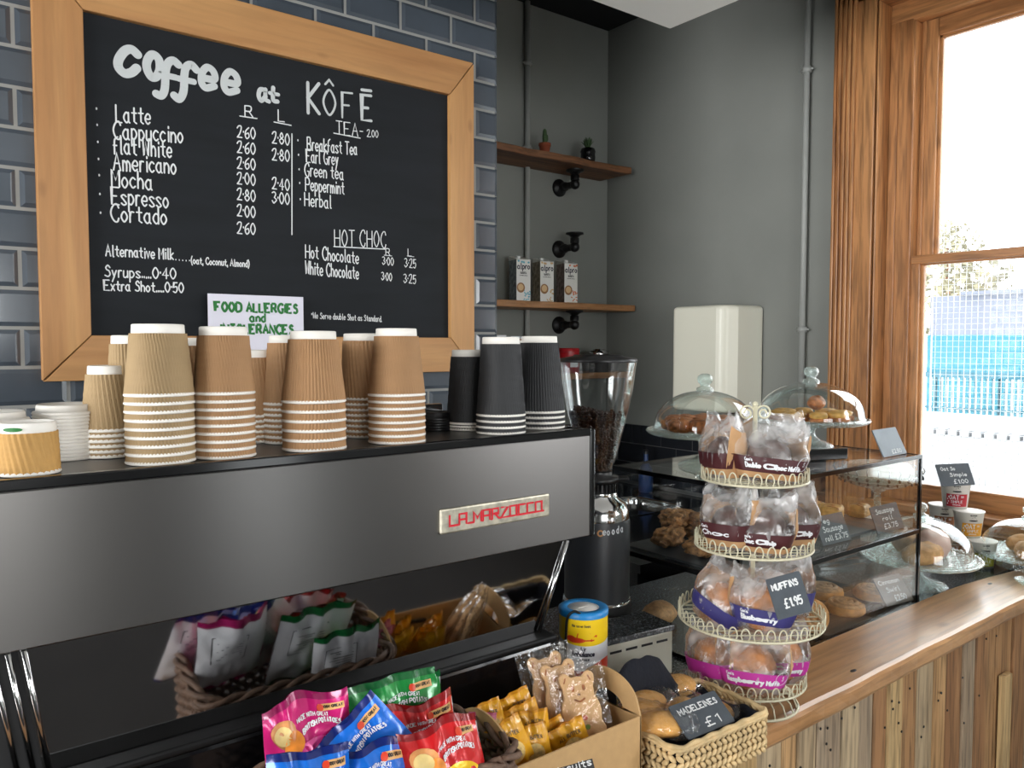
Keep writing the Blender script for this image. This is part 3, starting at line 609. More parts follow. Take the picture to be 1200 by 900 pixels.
# milk cartons
MC = {}
def carton(x, label, c1, c2, capc):
    w, d, h = .072, .095, .195; t = thing('milk_carton', label, 'carton', M=T(x, 2.965, 1.8475) @ RZ(-16))
    m1 = mat('carton_white', (225, 224, 218), .4); m2 = mat('carton_side', c1, .45, var=.7, vscale=60)
    q = MB(); q.box(-w/2, w/2, -d/2, d/2, 0, h)
    q.m[-6] = 1                                        # the printed left side
    # slanted top
    q.add([(-w/2, -d/2, h), (w/2, -d/2, h), (w/2, d/2, h), (-w/2, d/2, h), (-w/2, d/2, h+.022), (w/2, d/2, h+.022)], [(0, 1, 5, 4), (0, 4, 3), (1, 2, 5), (2, 3, 4, 5)], 0)
    q.build('carton_body', [m1, m2], t, bevel=.0012)
    fn = lambda a, b: (a, -d/2-.0006, b)
    q = MB(); write(q, 'alpro', 0, h-.045, .026, .0022, fn, align='c', width=.062); q.build('printed_brand', M['ink'], t)
    q = MB(); write(q, 'BARISTA', 0, h-.068, .009, .0009, fn, align='c', width=.03); write(q, 'FOR PROFESSIONALS', 0, h-.078, .004, .0004, fn, align='c', width=.04, cap=0)
    q.build('printed_words', M['blackink'], t)
    q = MB(); disc(q, fn, -.014, .062, .021, .024, 0); disc(q, lambda a, b: (a, -d/2-.001, b), -.014, .064, .014, .016, 1)
    rr = random.Random(int(x*100))
    for i in range(14): disc(q, lambda a, b: (a, -d/2-.0005, b), rr.uniform(.002, .033), rr.uniform(.004, .06), .003, .006, 2, 6, rr.uniform(0, 3))
    for i in range(5): disc(q, lambda a, b: (a, -d/2-.0005, b), rr.uniform(-.03, .033), h-rr.uniform(.004, .014), .006, .005, 2, 6, rr.uniform(0, 3))
    q.build('printed_picture', [mat('carton_cup_ring', (150, 106, 60), .5), mat('carton_coffee', (214, 178, 128), .5), mat('carton_leaf', c2, .5)], t)
    MB(M=T(-.012, -.01, h+.004) @ RX(8)).lathe([(.012, 0), (.012, .013), (.010, .015)], 16).build('cap', mat('carton_cap', capc, .4), t)
carton(2.33, 'drink carton with blue print, left of the three cartons', (128, 142, 146), (96, 176, 192), (225, 225, 222))
carton(2.475, 'drink carton with brown print between the other two cartons', (146, 136, 116), (206, 170, 116), (225, 225, 222))
carton(2.63, 'drink carton with orange and red print, right of the three', (140, 122, 114), (212, 120, 78), (225, 225, 222))
# things on the lowest shelf
for x, c, lb, h in ((2.165, (120, 176, 186), 'small teal and white carton showing above the black cups', .185), (2.262, (172, 140, 116), 'small brown and white carton right of the teal one above black cups', .18)):
    o = MB().box(-.036, .036, -.03, .03, 0, h).box(-.036, .036, -.032, -.029, h*.55, h*.93, 1).build('tea_carton', [M['whitep'], mat('tea_print', c, .5, var=.3, vscale=50)], bevel=.002); o.location = (x, 2.93, 1.5); tag(o, lb, 'carton')
t = thing('tea_tin', 'red tin on the lowest shelf seen through the bean hopper', 'tin', (2.60, 2.92, 1.5))
MB().lathe([(.052, 0), (.056, .003), (.056, .105)], 28).build('tin_body', M['redtin'], t); MB().lathe([(.058, .1055), (.058, .12), (.05, .124)], 28).build('lid', M['redtin'], t)
q = MB(); cyl = lambda a, b: (.0566*math.sin(a/.0566), -.0566*math.cos(a/.0566), b); panel(q, cyl, -.03, .02, .03, .08, 0, 8, 2); q.build('label', M['whitep'], t)
t = thing('silver_canister', 'silver canister lid showing just above the bean hopper', 'canister', (2.82, 2.93, 1.5))
MB().lathe([(.05, 0), (.05, .092)], 28).build('canister_body', M['matt'], t); MB().lathe([(.052, .0925), (.052, .108), (.03, .112), (.03, .118), (.0, .119)], 28).build('lid', M['chrome'], t)
# paper towel dispenser on the right wall
t = thing('towel_dispenser', 'pale cream paper towel dispenser on the grey right wall', 'dispenser', (XR, 2.27, 1.34))
q = MB(); prof = [(0, -.17), (0, .15), (-.19, .148), (-.225, .11), (-.235, .06), (-.235, -.17)]
P = [(-.2, 0), (-.225, .0)]
q.prism([(0, .17), (0, -.165), (-.17, -.15), (-.225, -.115), (-.235, -.08), (-.235, .17)], 0, .475, M=T(0, 0, 0)); q.build('cover', M['cream'], t, bevel=.02, seg=4)
MB().box(-.14, -.07, -.1, .1, -.008, 0).build('paper_slot', M['black'], t)
# ---------------------------------------------------------------- worktops and bar
ZW = .90; ZB = .92
o = MB().box(-1.0, 3.04, 1.022, 1.66, ZW-.04, ZW).build('granite_worktop', M['granite'], bevel=.004); tag(o, 'speckled dark granite worktop running behind the wooden bar top', 'worktop')
ba = thing('serving_bar', 'serving bar with thick live-edge wooden top over reclaimed plank front', 'bar', (1.5, 1.0, 0))
BMx = T(-1.5, -1.0, 0)
def fe_(x): return .853+.002*math.sin(x*3.1)+.0012*math.sin(x*11)+.0008*math.sin(x*27)
q = MB(M=BMx); nx = 90; xs_ = [-1.0+4.03*i/nx for i in range(nx+1)]
rows = [(1.0215, ZB, 0), (.0, ZB, .012), (.0, ZB-.004, .003), (.0, ZB-.012, 0), (.0, ZB-.04, .002), (.0, ZB-.05, .008), (1.0215, ZB-.05, 0)]
vs = []
for x in xs_:
    for k, (y, z, d) in enumerate(rows):
        yy = (y-.058*max(0, min(1, (x-2.38)/.5))**1.5 if y > .5 else fe_(x)+d+(.0015*math.sin(x*31+k*2) if k in (3, 4) else 0))
        vs.append((x, yy, z))
K = len(rows); fs = []
for i in range(nx):
    for k in range(K): j = (k+1) % K; fs.append((i*K+k, i*K+j, (i+1)*K+j, (i+1)*K+k))
q.add(vs, fs, 0); q.add(vs[:K], [tuple(range(K))]); q.add(vs[-K:], [tuple(range(K))[::-1]]); q.build('wooden_top', M['bar'], ba)
# dark knot holes and scuffs in the top are in the wood; a real drilled hole and chips:
q = MB(M=BMx)
for u, v in ((1000, 786), (1160, 684)):
    p = atZ(u, v, ZB); q.lathe([(.011, 0), (.011, .0012)], 12, M=T(p.x, p.y, ZB-.0008) @ SC(1, .45, 1))
q.build('knot_hole', M['black'], ba)
rr = random.Random(5); q = MB(M=BMx); x = -1.0; qs = []
while x < 3.03:
    w = rr.uniform(.055, .098); x1 = min(x+w, 3.03); dy = rr.uniform(0, .012); mi = rr.randrange(6)
    q.box(x+.0015, x1-.0015, .885+dy, .915, .02, ZB-.052, mi)
    x = x1
q.build('plank_front', M['plank'], ba, bevel=.002)
q = MB(M=BMx); q.box(-1, 3.03, .917, .99, .02, ZB-.052); q.build('bar_carcass', M['matt'], ba)
p = atY(1180, 815, .872); q = MB(M=BMx); q.box(p.x-.025, p.x+.025, .868, .886, .3, p.z+.06); q.build('short_batten', M['plank'][4], ba, bevel=.002)
for i in range(1): pass
q = MB(M=BMx); rr = random.Random(8)
for i in range(60):
    x = rr.uniform(1.2, 2.9); z = rr.uniform(.55, .84); q.lathe([(.003, 0), (.003, .002)], 6, M=T(x, .885, z) @ RX(90))
q.build('nail_holes', M['black'], ba)
# support under granite
o = MB().box(-1.0, 3.04, 1.03, 1.62, 0, ZW-.041).build('base_cupboards', M['matt']); tag(o, 'black cupboards under the granite worktop', 'cupboard')
# sink run in the far corner
sk = thing('sink_counter', 'dark sink worktop in the far corner behind the display case', 'counter', (2.45, 2.5, 0)); SM = T(-2.45, -2.5, 0)
q = MB(M=SM)
b1 = (2.42, 2.80, 2.34, 2.66); b2 = (2.50, 2.88, 1.93, 2.22)
def ring(x0, x1, y0, y1, holes):
    xs = sorted({x0, x1} | {h[0] for h in holes} | {h[1] for h in holes}); ys = sorted({y0, y1} | {h[2] for h in holes} | {h[3] for h in holes})
    for a, b in zip(xs, xs[1:]):
        for c, d in zip(ys, ys[1:]):
            mx, my = (a+b)/2, (c+d)/2
            if not any(h[0] < mx < h[1] and h[2] < my < h[3] for h in holes): q.box(a, b, c, d, ZW-.03, ZW)
ring(1.93, 3.035, 1.80, 3.095, [b1, b2]); q.build('sink_worktop', M['gloss'], sk)
for x0, x1, y0, y1 in (b1, b2):
    q = MB(M=SM); n = 20
    def bas(a, b, x0=x0, x1=x1, y0=y0, y1=y1):
        an = 2*math.pi*a; ca, sa = math.cos(an), math.sin(an); e = .35
        ex = abs(ca)**e*(1 if ca > 0 else -1); ey = abs(sa)**e*(1 if sa > 0 else -1)
        pr = [(1.06, .003), (1.0, .002), (.97, -.02), (.92, -.11), (.8, -.14), (.0, -.145)]; f = b*5; i = min(int(f), 4); t_ = f-i
        s_ = pr[i][0]*(1-t_)+pr[i+1][0]*t_; zz = pr[i][1]*(1-t_)+pr[i+1][1]*t_
        return ((x0+x1)/2+(x1-x0)/2*ex*s_, (y0+y1)/2+(y1-y0)/2*ey*s_, ZW+.001+zz)
    q.grid(bas, 40, 10, 0); q.build('basin', M['chrome'], sk)
q = MB(M=SM); q.tube([(2.93, 2.28, ZW), (2.93, 2.28, ZW+.12), (2.90, 2.28, ZW+.16), (2.82, 2.28, ZW+.16), (2.80, 2.28, ZW+.13)], .011, 10); q.lathe([(.025, 0), (.022, .02)], 14, M=T(2.93, 2.28, ZW)); q.build('tap', M['chrome'], sk)
q = MB(M=SM); q.box(1.95, 3.03, 1.83, 3.09, 0, ZW-.031); q.build('sink_cupboard', M['gloss'], sk)
q = MB(M=SM)
for x in (2.2, 2.52, 2.84): q.box(x-.002, x+.002, 1.8285, 1.8305, .1, .86)
q.build('door_gap', M['chrome'], sk)
def bottle(p, h, r, label, m, capm=None):
    t = thing('bottle', label, 'bottle', p)
    MB().lathe([(r*.9, 0), (r, .006), (r, h*.5), (r*.8, h*.62), (r*.32, h*.76), (r*.3, h*.98)], 20).build('bottle_body', m, t)
    MB().lathe([(r*.36, h*.96), (r*.36, h*1.06), (r*.2, h*1.08)], 14).build('cap', capm or M['black'], t)
    return t
M['bottleg'] = glass('pale_bottle_glass', (.72, .82, .82), .1, .8, .03, milk=.15, milkcol=(.7, .8, .8))
p = atZ(812, 600, ZW); bottle((2.98, 2.13, ZW), .165, .032, 'clear glass bottle by the splashback right of the sinks', M['bottleg'])
bottle((2.93, 2.70, ZW), .2, .036, 'blue spray bottle by the splashback behind the left sink', mat('blue_plastic_bottle', (44, 70, 120), .3))
o = MB().box(-.05, .05, -.05, .05, 0, .14).box(-.045, .045, -.052, -.05, .02, .12, 1).build('tea_caddy', [M['matt'], mat('caddy_print', (120, 112, 84), .5, var=.6, vscale=60)], bevel=.004); o.location = (2.30, 2.58, ZW); tag(o, 'dark caddy with speckled label by the sink behind the grinder', 'caddy')
# ---------------------------------------------------------------- espresso machine (seen from its back)
YM = 1.07
em = thing('espresso_machine', 'large stainless espresso machine with red lettered badge on the granite worktop', 'coffee machine', (.5, 1.33, ZW)); EM = T(-.5, -1.33, -ZW)
q = MB(M=EM); q.box(.03, 1.009, YM, YM+.012, 1.281, 1.4695); q.build('back_panel', M['steel'], em, bevel=.0015)
q = MB(M=EM); q.box(1.0095, 1.021, YM-.002, 1.60, 1.279, 1.482); q.box(.018, .0295, YM-.002, 1.60, 1.279, 1.482); q.build('side_panel', M['gloss'], em, bevel=.003)
q = MB(M=EM); q.box(.03, 1.009, YM+.013, 1.595, 1.281, 1.466); q.build('body', M['matt'], em)
q = MB(M=EM); q.box(.03, 1.009, YM-.003, YM+.010, 1.470, 1.484); q.box(.03, 1.009, 1.58, 1.60, 1.470, 1.50); q.box(.03, .04, YM+.01, 1.58, 1.470, 1.484); q.box(.999, 1.009, YM+.01, 1.58, 1.470, 1.484); q.build('cup_tray_rim', M['gloss'], em, bevel=.002)
q = MB(M=EM); q.box(.04, .999, YM+.0105, 1.58, 1.4665, 1.480); q.build('cup_tray', M['steel'], em)
# polished lower panel narrowing downwards, with bright folded edges
q = MB(M=EM); zt_, zb_ = 1.280, 1.113; SL = .15
tr_ = [(.118, zb_), (.904, zb_), (.953, zt_), (.092, zt_)]
q.add([(x, YM+.003+(1.28-z)*SL, z) for x, z in tr_]+[(x, YM+.008+(1.28-z)*SL, z) for x, z in tr_], [(0, 1, 2, 3), (7, 6, 5, 4), (0, 4, 5, 1), (1, 5, 6, 2), (2, 6, 7, 3), (3, 7, 4, 0)]); q.build('lower_back_panel', M['mirror'], em)
q = MB(M=EM); q.add([(x, y, z) for y in (YM+.036, 1.55) for x, z in ((.07, .955), (.90, .955), (.95, 1.2805), (.03, 1.2805))], [(0, 1, 2, 3), (7, 6, 5, 4), (0, 4, 5, 1), (1, 5, 6, 2), (2, 6, 7, 3), (3, 7, 4, 0)]); q.build('lower_body', M['matt'], em)
for a, b in (((.953, zt_), (.904, zb_)), ((.098, zt_), (.124, zb_)), ((.082, zt_), (.108, zb_)), ((.066, zt_), (.092, zb_))):
    q = MB(M=EM); q.tube([(a[0], YM, a[1]), (b[0], YM+.15*SL, b[1])], .0035, 8); q.build('edge_strip', M['chrome'], em)
q = MB(M=EM); q.box(-.02, .925, YM-.006, YM+.04, 1.100, 1.112); q.build('ledge', mat('dull_black_ledge', (9, 9, 10), .55, spec=.25), em, bevel=.004)
q = MB(M=EM); q.box(-.02, .918, YM-.002, 1.57, .94, 1.0995); q.build('base', M['gloss'], em, bevel=.006)
for x in (.06, .84):
    for y in (1.12, 1.5):
        q = MB(M=EM); q.lathe([(.022, 0), (.022, .02), (.016, .0395)], 16, M=T(x, y, ZW)); q.build('foot', M['black'], em)
# badge
a = atY(515.5, 599, YM); b = atY(643, 579, YM); c = atY(643, 605, YM); zc = (a.z+c.z+.013)/2
bz0, bz1 = 1.3355, 1.3735
a = atY(515.5, 612, YM-.004); b = atY(643.5, 592, YM-.004)
zb0, zb1 = (atY(515.5, 627, YM-.004).z+atY(643.5, 604.5, YM-.004).z)/2, (atY(515.5, 597.5, YM-.004).z+atY(643.5, 578, YM-.004).z)/2
q = MB(M=EM); q.box(a.x, b.x, YM-.006, YM, zb0, zb1); bd = q.build('badge', M['badge'], em, bevel=.003)
q = MB(M=EM); bfn = lambda x, z: (x, YM-.0068, z); h = (zb1-zb0); x0 = a.x+h*.42; L_ = (b.x-a.x)-h*.75
txt = 'LA MARZOCCO'; n = 11; cw = L_/n; lw_ = .0017; bot = zb0+h*.30; top = zb0+h*.72
SQ = {'L': [[(0, 1), (0, 0), (1.0, 0)]], 'A': [[(0, 0), (0, 1), (.75, 1), (.75, 0), (1.0, 0)], [(0, .45), (.75, .45)]], 'M': [[(0, 0), (0, 1), (.4, .35), (.8, 1), (.8, 0), (1.0, 0)]], 'R': [[(0, 0), (0, 1), (.7, 1), (.7, .5), (0, .5)], [(.3, .5), (.75, 0), (1, 0)]],
      'Z': [[(0, 1), (.75, 1), (0, 0), (1.0, 0)]], 'O': [[(0, 0), (0, 1), (.75, 1), (.75, 0), (0, 0)], [(.75, 0), (1, 0)]], 'C': [[(.75, 1), (0, 1), (0, 0), (1.0, 0)]], ' ': [[(-.2, 0), (1, 0)]]}
x = x0
for ch in txt:
    w_ = cw*(.55 if ch == ' ' else 1.04)
    ribbon(q, [[(x+w_*px_*.98, bot+(top-bot)*pz) for px_, pz in s] for s in SQ[ch]], lw_, bfn, 0, 4); x += w_
ro = q.build('badge_lettering', M['red_enamel'], bd)
# ---------------------------------------------------------------- ripple cups
def cup_meshes(kind, Rr, Rb, H, nrip=46, twist=.5, mt=None):
    """an upside-down ripple cup: rim (radius Rr) on z = 0, base (radius Rb) at z = H"""
    q = MB(); q.lathe([(Rr-.003, .004), (Rr-.0015, .0), (Rr, .0008), (Rr+.0004, .0022), (Rr-.0006, .0042), (Rr-.0036, .006), (Rb-.0014, H-.016), (Rb+.0006, H-.0115), (Rb, H-.001), (Rb-.0015, H), (Rb-.003, H-.001), (Rb-.0035, H-.006), (0, H-.006)], 40, cap=False)
    w = q
    s = MB(); z0, z1 = .0034, H-.0125; nu, nv = nrip*4, 8
    def fn(a, b):
        z = z0+(z1-z0)*b; r = Rr-.0012+(Rb-Rr+.0018)*(z/H); ph = a*nrip*2*math.pi+twist*nrip*.28*b*2
        return ((r+.00125*math.sin(ph)+.0001)*math.cos(2*math.pi*a), (r+.00125*math.sin(ph)+.0001)*math.sin(2*math.pi*a), z)
    s.grid(fn, nu, nv, 0)
    return w, s
ORD = ['top', 'second', 'third', 'fourth', 'fifth', 'sixth', 'seventh', 'eighth', 'ninth', 'tenth', 'eleventh', 'twelfth', 'thirteenth', 'fourteenth', 'fifteenth']
ZT = 1.4805
def stack(name, u, rim, base, ytop, yfirst, n, Y, m, where, group, nrip=46, twist=.5, ycup=None):
    p = atY(u, yfirst, Y); d = depth(p); Rr = rim*d/FPX/2; Rb = base*d/FPX/2
    z1 = atY(u, yfirst+1.5, Y-Rr*.8).z; H = atY(u, ytop, Y).z-z1; pit = (z1-ZT)/(n-1) if n > 1 else 0
    root = None; col = name.split('_')[0]
    for i in range(n):
        zz = ZT+pit*(n-1-i) if n > 1 else ZT
        lab = '%s ripple cup, %s, stack %s' % (name, ('topmost' if i == 0 else 'lowest' if i == n-1 else ORD[i]+' from top'), where)
        Mx = T(p.x, Y, zz) @ RZ(i*37)
        if root is None:
            root = thing('paper_cup', lab, 'paper cup', M=Mx, group=group)
            w, s = cup_meshes(name, Rr, Rb, H, nrip, twist)
            w.build('cup_wall', M['cupw'], root); s.build('ripple_sleeve', m, root)
        else: dup(root, Mx, lab, group)
    return root, p.x, Rr, Rb, H
K1, K2, K3 = M['kraft'], M['kraft2'], M['kraft3']
YF = 1.137; YB = 1.245
stack('pale brown', 187, 77, 57, 380, 464, 9, YF, K2, 'front row leftmost', 'front left cup stack', 62, .55)
stack('brown', 263, 69, 53, 383, 462, 9, YF, K1, 'front row below the allergy notice', 'front second cup stack', 62, .55)
stack('brown', 368, 74, 52, 388, 472, 6, YF, K1, 'front row third from left', 'front third cup stack', 58, .06)
stack('light brown', 465, 67, 47, 385, 464, 8, YF, K1, 'front row rightmost brown', 'front fourth cup stack', 60, .55)
stack('pale brown', 129, 62, 44, 428, 505, 6, YB, K2, 'short and leftmost behind white lids', 'short left cup stack', 34, .5)
stack('pale brown', 157, 58, 45, 393, 473, 7, YB, K2, 'half hidden behind leftmost front stack', 'back left cup stack', 38, .3)
stack('brown', 226, 56, 43, 396, 470, 7, YB+.06, K1, 'a sliver between the first two front stacks', 'back sliver cup stack', 38, .4)
stack('dark-shaded brown', 302, 52, 39, 410, 488, 6, YB+.04, K1, 'low in the gap below the notice', 'back gap cup stack', 34, .5)
stack('brown', 341, 64, 47, 393, 474, 8, YB, K1, 'half hidden behind the third front stack', 'back middle cup stack', 40, .5)
stack('brown', 431, 62, 54, 391, 468, 8, YB, K1, 'half hidden behind the rightmost brown stack', 'back right cup stack', 40, .45)
B = M['blackcup']
stack('black', 551, 56, 42, 410, 497, 3, YB-.02, B, 'leftmost of the black stacks', 'left black cup stack', 54, .4)
stack('black', 587, 58, 43, 395, 488, 4, YF, B, 'in the middle of the black stacks', 'middle black cup stack', 54, .55)
stack('black', 632, 60, 41, 394, 484, 4, YF+.03, B, 'rightmost of the black stacks', 'right black cup stack', 54, .15)
stack('black', 612, 52, 38, 399, 488, 3, YB+.07, B, 'hidden between the middle and right black stacks', 'rear black cup stack', 44, .4)
# single small cup with a green printed oval
p = atZ(33, 559, ZT); Yc = p.y+.032; p = atY(33, 530, Yc); d = depth(p); Rr, Rb = 67*d/FPX/2, 59*d/FPX/2; H = atY(33, 496, Yc-Rb).z-ZT
t = thing('espresso_cup', 'small upside-down ripple cup with green oval on its white base, far left', 'paper cup', (p.x, Yc, ZT))
w, s = cup_meshes('small', Rr, Rb, H, 30, .6); w.build('cup_wall', M['cupw'], t); s.build('ripple_sleeve', M['kraft3'], t)
q = MB(); fc = lambda a, b: ((Rb+.0022)*math.sin(a/Rb-.6), -(Rb+.0022)*math.cos(a/Rb-.6), b); disc(q, fc, .0, H-.0075, .011, .0026); q.build('green_print', M['green_ink'], t)
def lids(u, Y, r, n, pit, ztop_lid, m, label, group, part='lid'):
    p = atY(u, 500, Y); root = None
    for i in range(n):
        lab = '%s, %s' % (label, 'topmost' if i == n-1 else 'lowest' if i == 0 else '%s from bottom' % ORD[i] if i else '')
        Mx = T(p.x, Y, ZT+i*pit)
        if root is None:
            root = MB().lathe([(r, 0), (r+.0015, .002), (r, .0045), (r*.94, .005), (r*.92, .0042), (r*.9, .012), (r*.86, .0145), (r*.82, .012), (0, .0115)], 40, cap=False).build('cup_lid', m)
            root.matrix_world = Mx; tag(root, lab, 'cup lid', group)
        else:
            o = root.copy(); COL.objects.link(o); o.matrix_world = Mx; o['label'] = lab
lids(78, 1.26, .041, 14, .0048, .0, M['cupw'], 'white plastic cup lid in the stack left of the brown cups', 'white lid stack')
lids(-8, 1.24, .041, 13, .0048, .0, M['cupw'], 'white plastic cup lid in the stack cut by the left edge', 'left edge lid stack')
lids(510, 1.26, .034, 5, .0048, 0, M['black'], 'black cup lid in the low stack beside the black cups', 'black lid stack')
# ---------------------------------------------------------------- coffee grinder
gr = thing('coffee_grinder', 'tall matt black coffee grinder with clear hopper of beans right of the machine', 'coffee grinder', (1.318, 1.372, ZW))
gz = lambda z: z-ZW
MB().lathe([(.082, 0), (.084, .004), (.084, gz(1.012)), (.0825, gz(1.022))], 44, M=SC(1, 1, 1)).build('base', M['matt'], gr)
MB().lathe([(.0825, gz(1.0222)), (.0825, gz(1.028)), (.079, gz(1.029))], 44).build('base_ring', M['chrome'], gr)
MB().lathe([(.079, gz(1.0292)), (.0795, gz(1.214)), (.078, gz(1.222))], 44).build('body', mat('grinder_paint', (46, 48, 52), .42), gr)
MB().lathe([(.077, gz(1.2222)), (.077, gz(1.242)), (.068, gz(1.262)), (.05, gz(1.272)), (.048, gz(1.285))], 40).build('collar', M['chrome'], gr)
q = MB(); q.lathe([(.047, gz(1.285)), (.047, gz(1.308)), (.052, gz(1.31)), (.052, gz(1.322)), (.036, gz(1.324)), (.036, gz(1.335))], 30)
for i in range(30): a = i*2*math.pi/30; q.box(.0465, .0495, -.0018, .0018, gz(1.286), gz(1.307), M=RZ(i*12))
q.build('adjusting_ring', M['black'], gr)
q = MB(); q.box(-.02, .075, -.018, .018, gz(1.313), gz(1.321), M=RZ(-38)); q.build('hopper_slide', M['black'], gr, bevel=.003)
hp = [(.034, 1.336), (.037, 1.345), (.047, 1.375), (.060, 1.425), (.074, 1.48), (.084, 1.535), (.090, 1.58), (.0925, 1.598)]
q = MB(); q.lathe([(r, gz(z)) for r, z in hp], 48, cap=False); q.lathe([(r-.0025, gz(z)) for r, z in hp][::-1], 48, cap=False); q.build('hopper', M['hop'], gr)
q = MB(); q.lathe([(.0935, gz(1.5985)), (.0945, gz(1.602)), (.093, gz(1.607)), (.06, gz(1.613)), (.058, gz(1.616)), (0, gz(1.617))], 44); q.build('hopper_lid', M['black'], gr)
rr = random.Random(2); q = MB(); bm = MB().ell((0, 0, 0), (.0048, .0034, .0028), 7, 5)
def hr(z):
    for (r0, a), (r1, b) in zip(hp, hp[1:]):
        if a <= z <= b: return r0+(r1-r0)*(z-a)/(b-a)
    return .034
q.lathe([(hr(z)-.0085, gz(z)) for z in (1.338, 1.36, 1.4, 1.44, 1.462)], 24, mat=0)
for i in range(1500):
    if i < 1000: z = rr.uniform(1.339, 1.478); a = rr.uniform(0, 6.283); r = hr(z)-.0066
    else:
        a = rr.uniform(0, 6.283); r = math.sqrt(rr.random())*.058; z = 1.466+rr.uniform(0, .014)+.012*math.cos(a-2.4)*(r/.06)
    q.add(bm.v, bm.f, 0, True, T(r*math.cos(a), r*math.sin(a), gz(z)) @ RZ(math.degrees(a)+90) @ RX(rr.uniform(-60, 60)) @ RZ(rr.uniform(0, 180)))
ob = q.build('coffee_beans', M['bean'], gr); ob['kind'] = 'stuff'
gf = lambda a, b: (.0802*math.sin(a/.0802), -.0802*math.cos(a/.0802), gz(b))
# lettering faces the viewer, a little right of centre
q = MB(); xo = .0802*(math.atan2(1.318, 1.372)+.0); off = -.0802*math.atan2(1.318, 1.372)
gfv = lambda a, b: gf(a+off, b)
p0 = 0.006
for i, ch in enumerate('ooda'):
    write(q, ch, p0+.018+.0125*i, 1.196+.0012*i, .017, .0013, gfv, 0)
write(q, 'e', p0+.008, 1.1965, .017, .0013, gfv, 0)
q.build('grinder_lettering', M['whitep'], gr)
q = MB(); ribbon(q, [_cat([(p0+.002+.0062*math.cos(t_), 1.2005+.0062*math.sin(t_)) for t_ in [k*6.283/8 for k in range(9)]])], .0018, gfv); q.build('grinder_emblem', mat('copper_print', (206, 150, 96), .4), gr)
gb = lambda a, b: (.0848*math.sin(a/.0848+off/.0848*1.057), -.0848*math.cos(a/.0848+off/.0848*1.057), gz(b))
q = MB(); panel(q, gb, .030, .048, .978, 1.001, 0, 4, 2); sw = q.build('power_switch', M['gloss'], gr)
q = MB(); panel(q, lambda a, b: tuple(c*1.008 if k < 2 else c for k, c in enumerate(gb(a, b))), .036, .044, .983, .996, 0, 3, 2); q.build('switch_rocker', M['matt'], sw)
q = MB(); p_ = Vector(gb(.047, .958)); pm = Vector(gb(.047, .958))*1.0; pm.z = p_.z; dirv = Vector((p_.x, p_.y, 0)).normalized()
q.tube([p_-dirv*.001, p_+dirv*.012], .012, 14); q.build('cable_gland', M['black'], gr)
q = MB(); q.tube(_cat([tuple(p_+dirv*.010), tuple(p_+dirv*.045+Vector((-.02, -.0, -.006))), tuple(p_+dirv*.05+Vector((-.07, .0, -.02))), tuple(p_+dirv*.04+Vector((-.13, 0, -.05)))]), .0035, 8); q.build('power_cable', M['greyc'], gr)
# ---------------------------------------------------------------- vented step unit and collecting tin
p = atY(712, 768, 1.205); p2 = atY(784, 733, 1.165)
vu = thing('vented_unit', 'low cream vented unit with dark stone top in front of the grinder', 'unit', M=T(1.345, 1.155, ZW) @ RZ(-7.5))
MB().box(-.40, 0, 0, .10, 0, .098).build('vent_front', M['cream'], vu, bevel=.002)
MB().box(-.40, .004, -.003, .104, .0985, .112).build('stone_top', M['granite'], vu, bevel=.002)
q = MB()
for i in range(9): q.box(-.39+.043*i, -.39+.043*i+.031, -.0009, 0, .078, .083)
q.build('vent_slots', M['black'], vu)
rb = MB().box(-.055, .055, -.05, .05, 0, .096).build('riser_box', M['matt'], bevel=.004); rb.location = (1.040, 1.120, ZW); tag(rb, 'small black riser box under the charity collecting tin', 'box')
ti = thing('collecting_tin', 'yellow and white charity collecting tin with blue lid beside the machine', 'collecting tin', (1.040, 1.120, ZW+.0965))
Rt_ = .0475; Ht = .122; toff = -Rt_*math.atan2(1.052, 1.118)
tf = lambda a, b, k=1.008: (Rt_*k*math.sin((a+toff)/Rt_), -Rt_*k*math.cos((a+toff)/Rt_), b)
MB().lathe([(Rt_-.001, 0), (Rt_, .002), (Rt_, Ht)], 48).build('tin_body', M['whitep'], ti)
q = MB(); C2 = math.pi*Rt_
q.grid(lambda a, b: tf(-C2+2*C2*a, .072+.005*math.sin(a*9)+(Ht-.001-.072-.005*math.sin(a*9))*b, 1.004), 48, 3); q.build('yellow_band', M['yellow'], ti)
q = MB(); q.grid(lambda a, b: tf(-C2+2*C2*a, .002+(.016+.02*max(0, math.sin((a-.5)*9)))*b, 1.004), 48, 3); q.build('red_band', M['redp'], ti)
q = MB(); disc(q, tf, -.014, .078, .018, .0052, 0, 20); disc(q, tf, -.024, .0805, .010, .0055); panel(q, tf, .0, .022, .077, .0795, 0, 6, 1)
ribbon(q, [[(.016, .078), (.026, .086)]], .0022, tf); ribbon(q, [[(-.03, .0905), (.014, .0915)]], .0005, tf); ribbon(q, [[(-.012, .083), (-.010, .091)]], .001, tf); q.build('helicopter_print', M['redp'], ti)
q = MB(); write(q, 'We save lives', -.022, .1035, .0055, .0005, tf, width=.036, cap=0); write(q, 'Air', -.006, .058, .0075, .0006, tf, width=.012, cap=4); write(q, 'Ambulance', -.022, .0475, .0085, .0011, tf, width=.044); write(q, 'service', -.008, .039, .006, .0005, tf, width=.02, cap=0); q.build('printed_words', M['ink'], ti)
q = MB(); q.lathe([(Rt_+.0012, Ht-.004), (Rt_+.0016, Ht+.006), (Rt_-.002, Ht+.0085), (Rt_*.68, Ht+.008), (Rt_*.66, Ht+.004)], 48, cap=False); q.build('lid_ring', M['bluecap'], ti)
q = MB(); q.lathe([(Rt_*.665, Ht+.003), (Rt_*.665, Ht+.0062), (0, Ht+.0066)], 40); q.box(-.014, .014, -.0016, .0016, Ht+.0066, Ht+.0072); q.build('lid_disc', M['cupw'], ti)
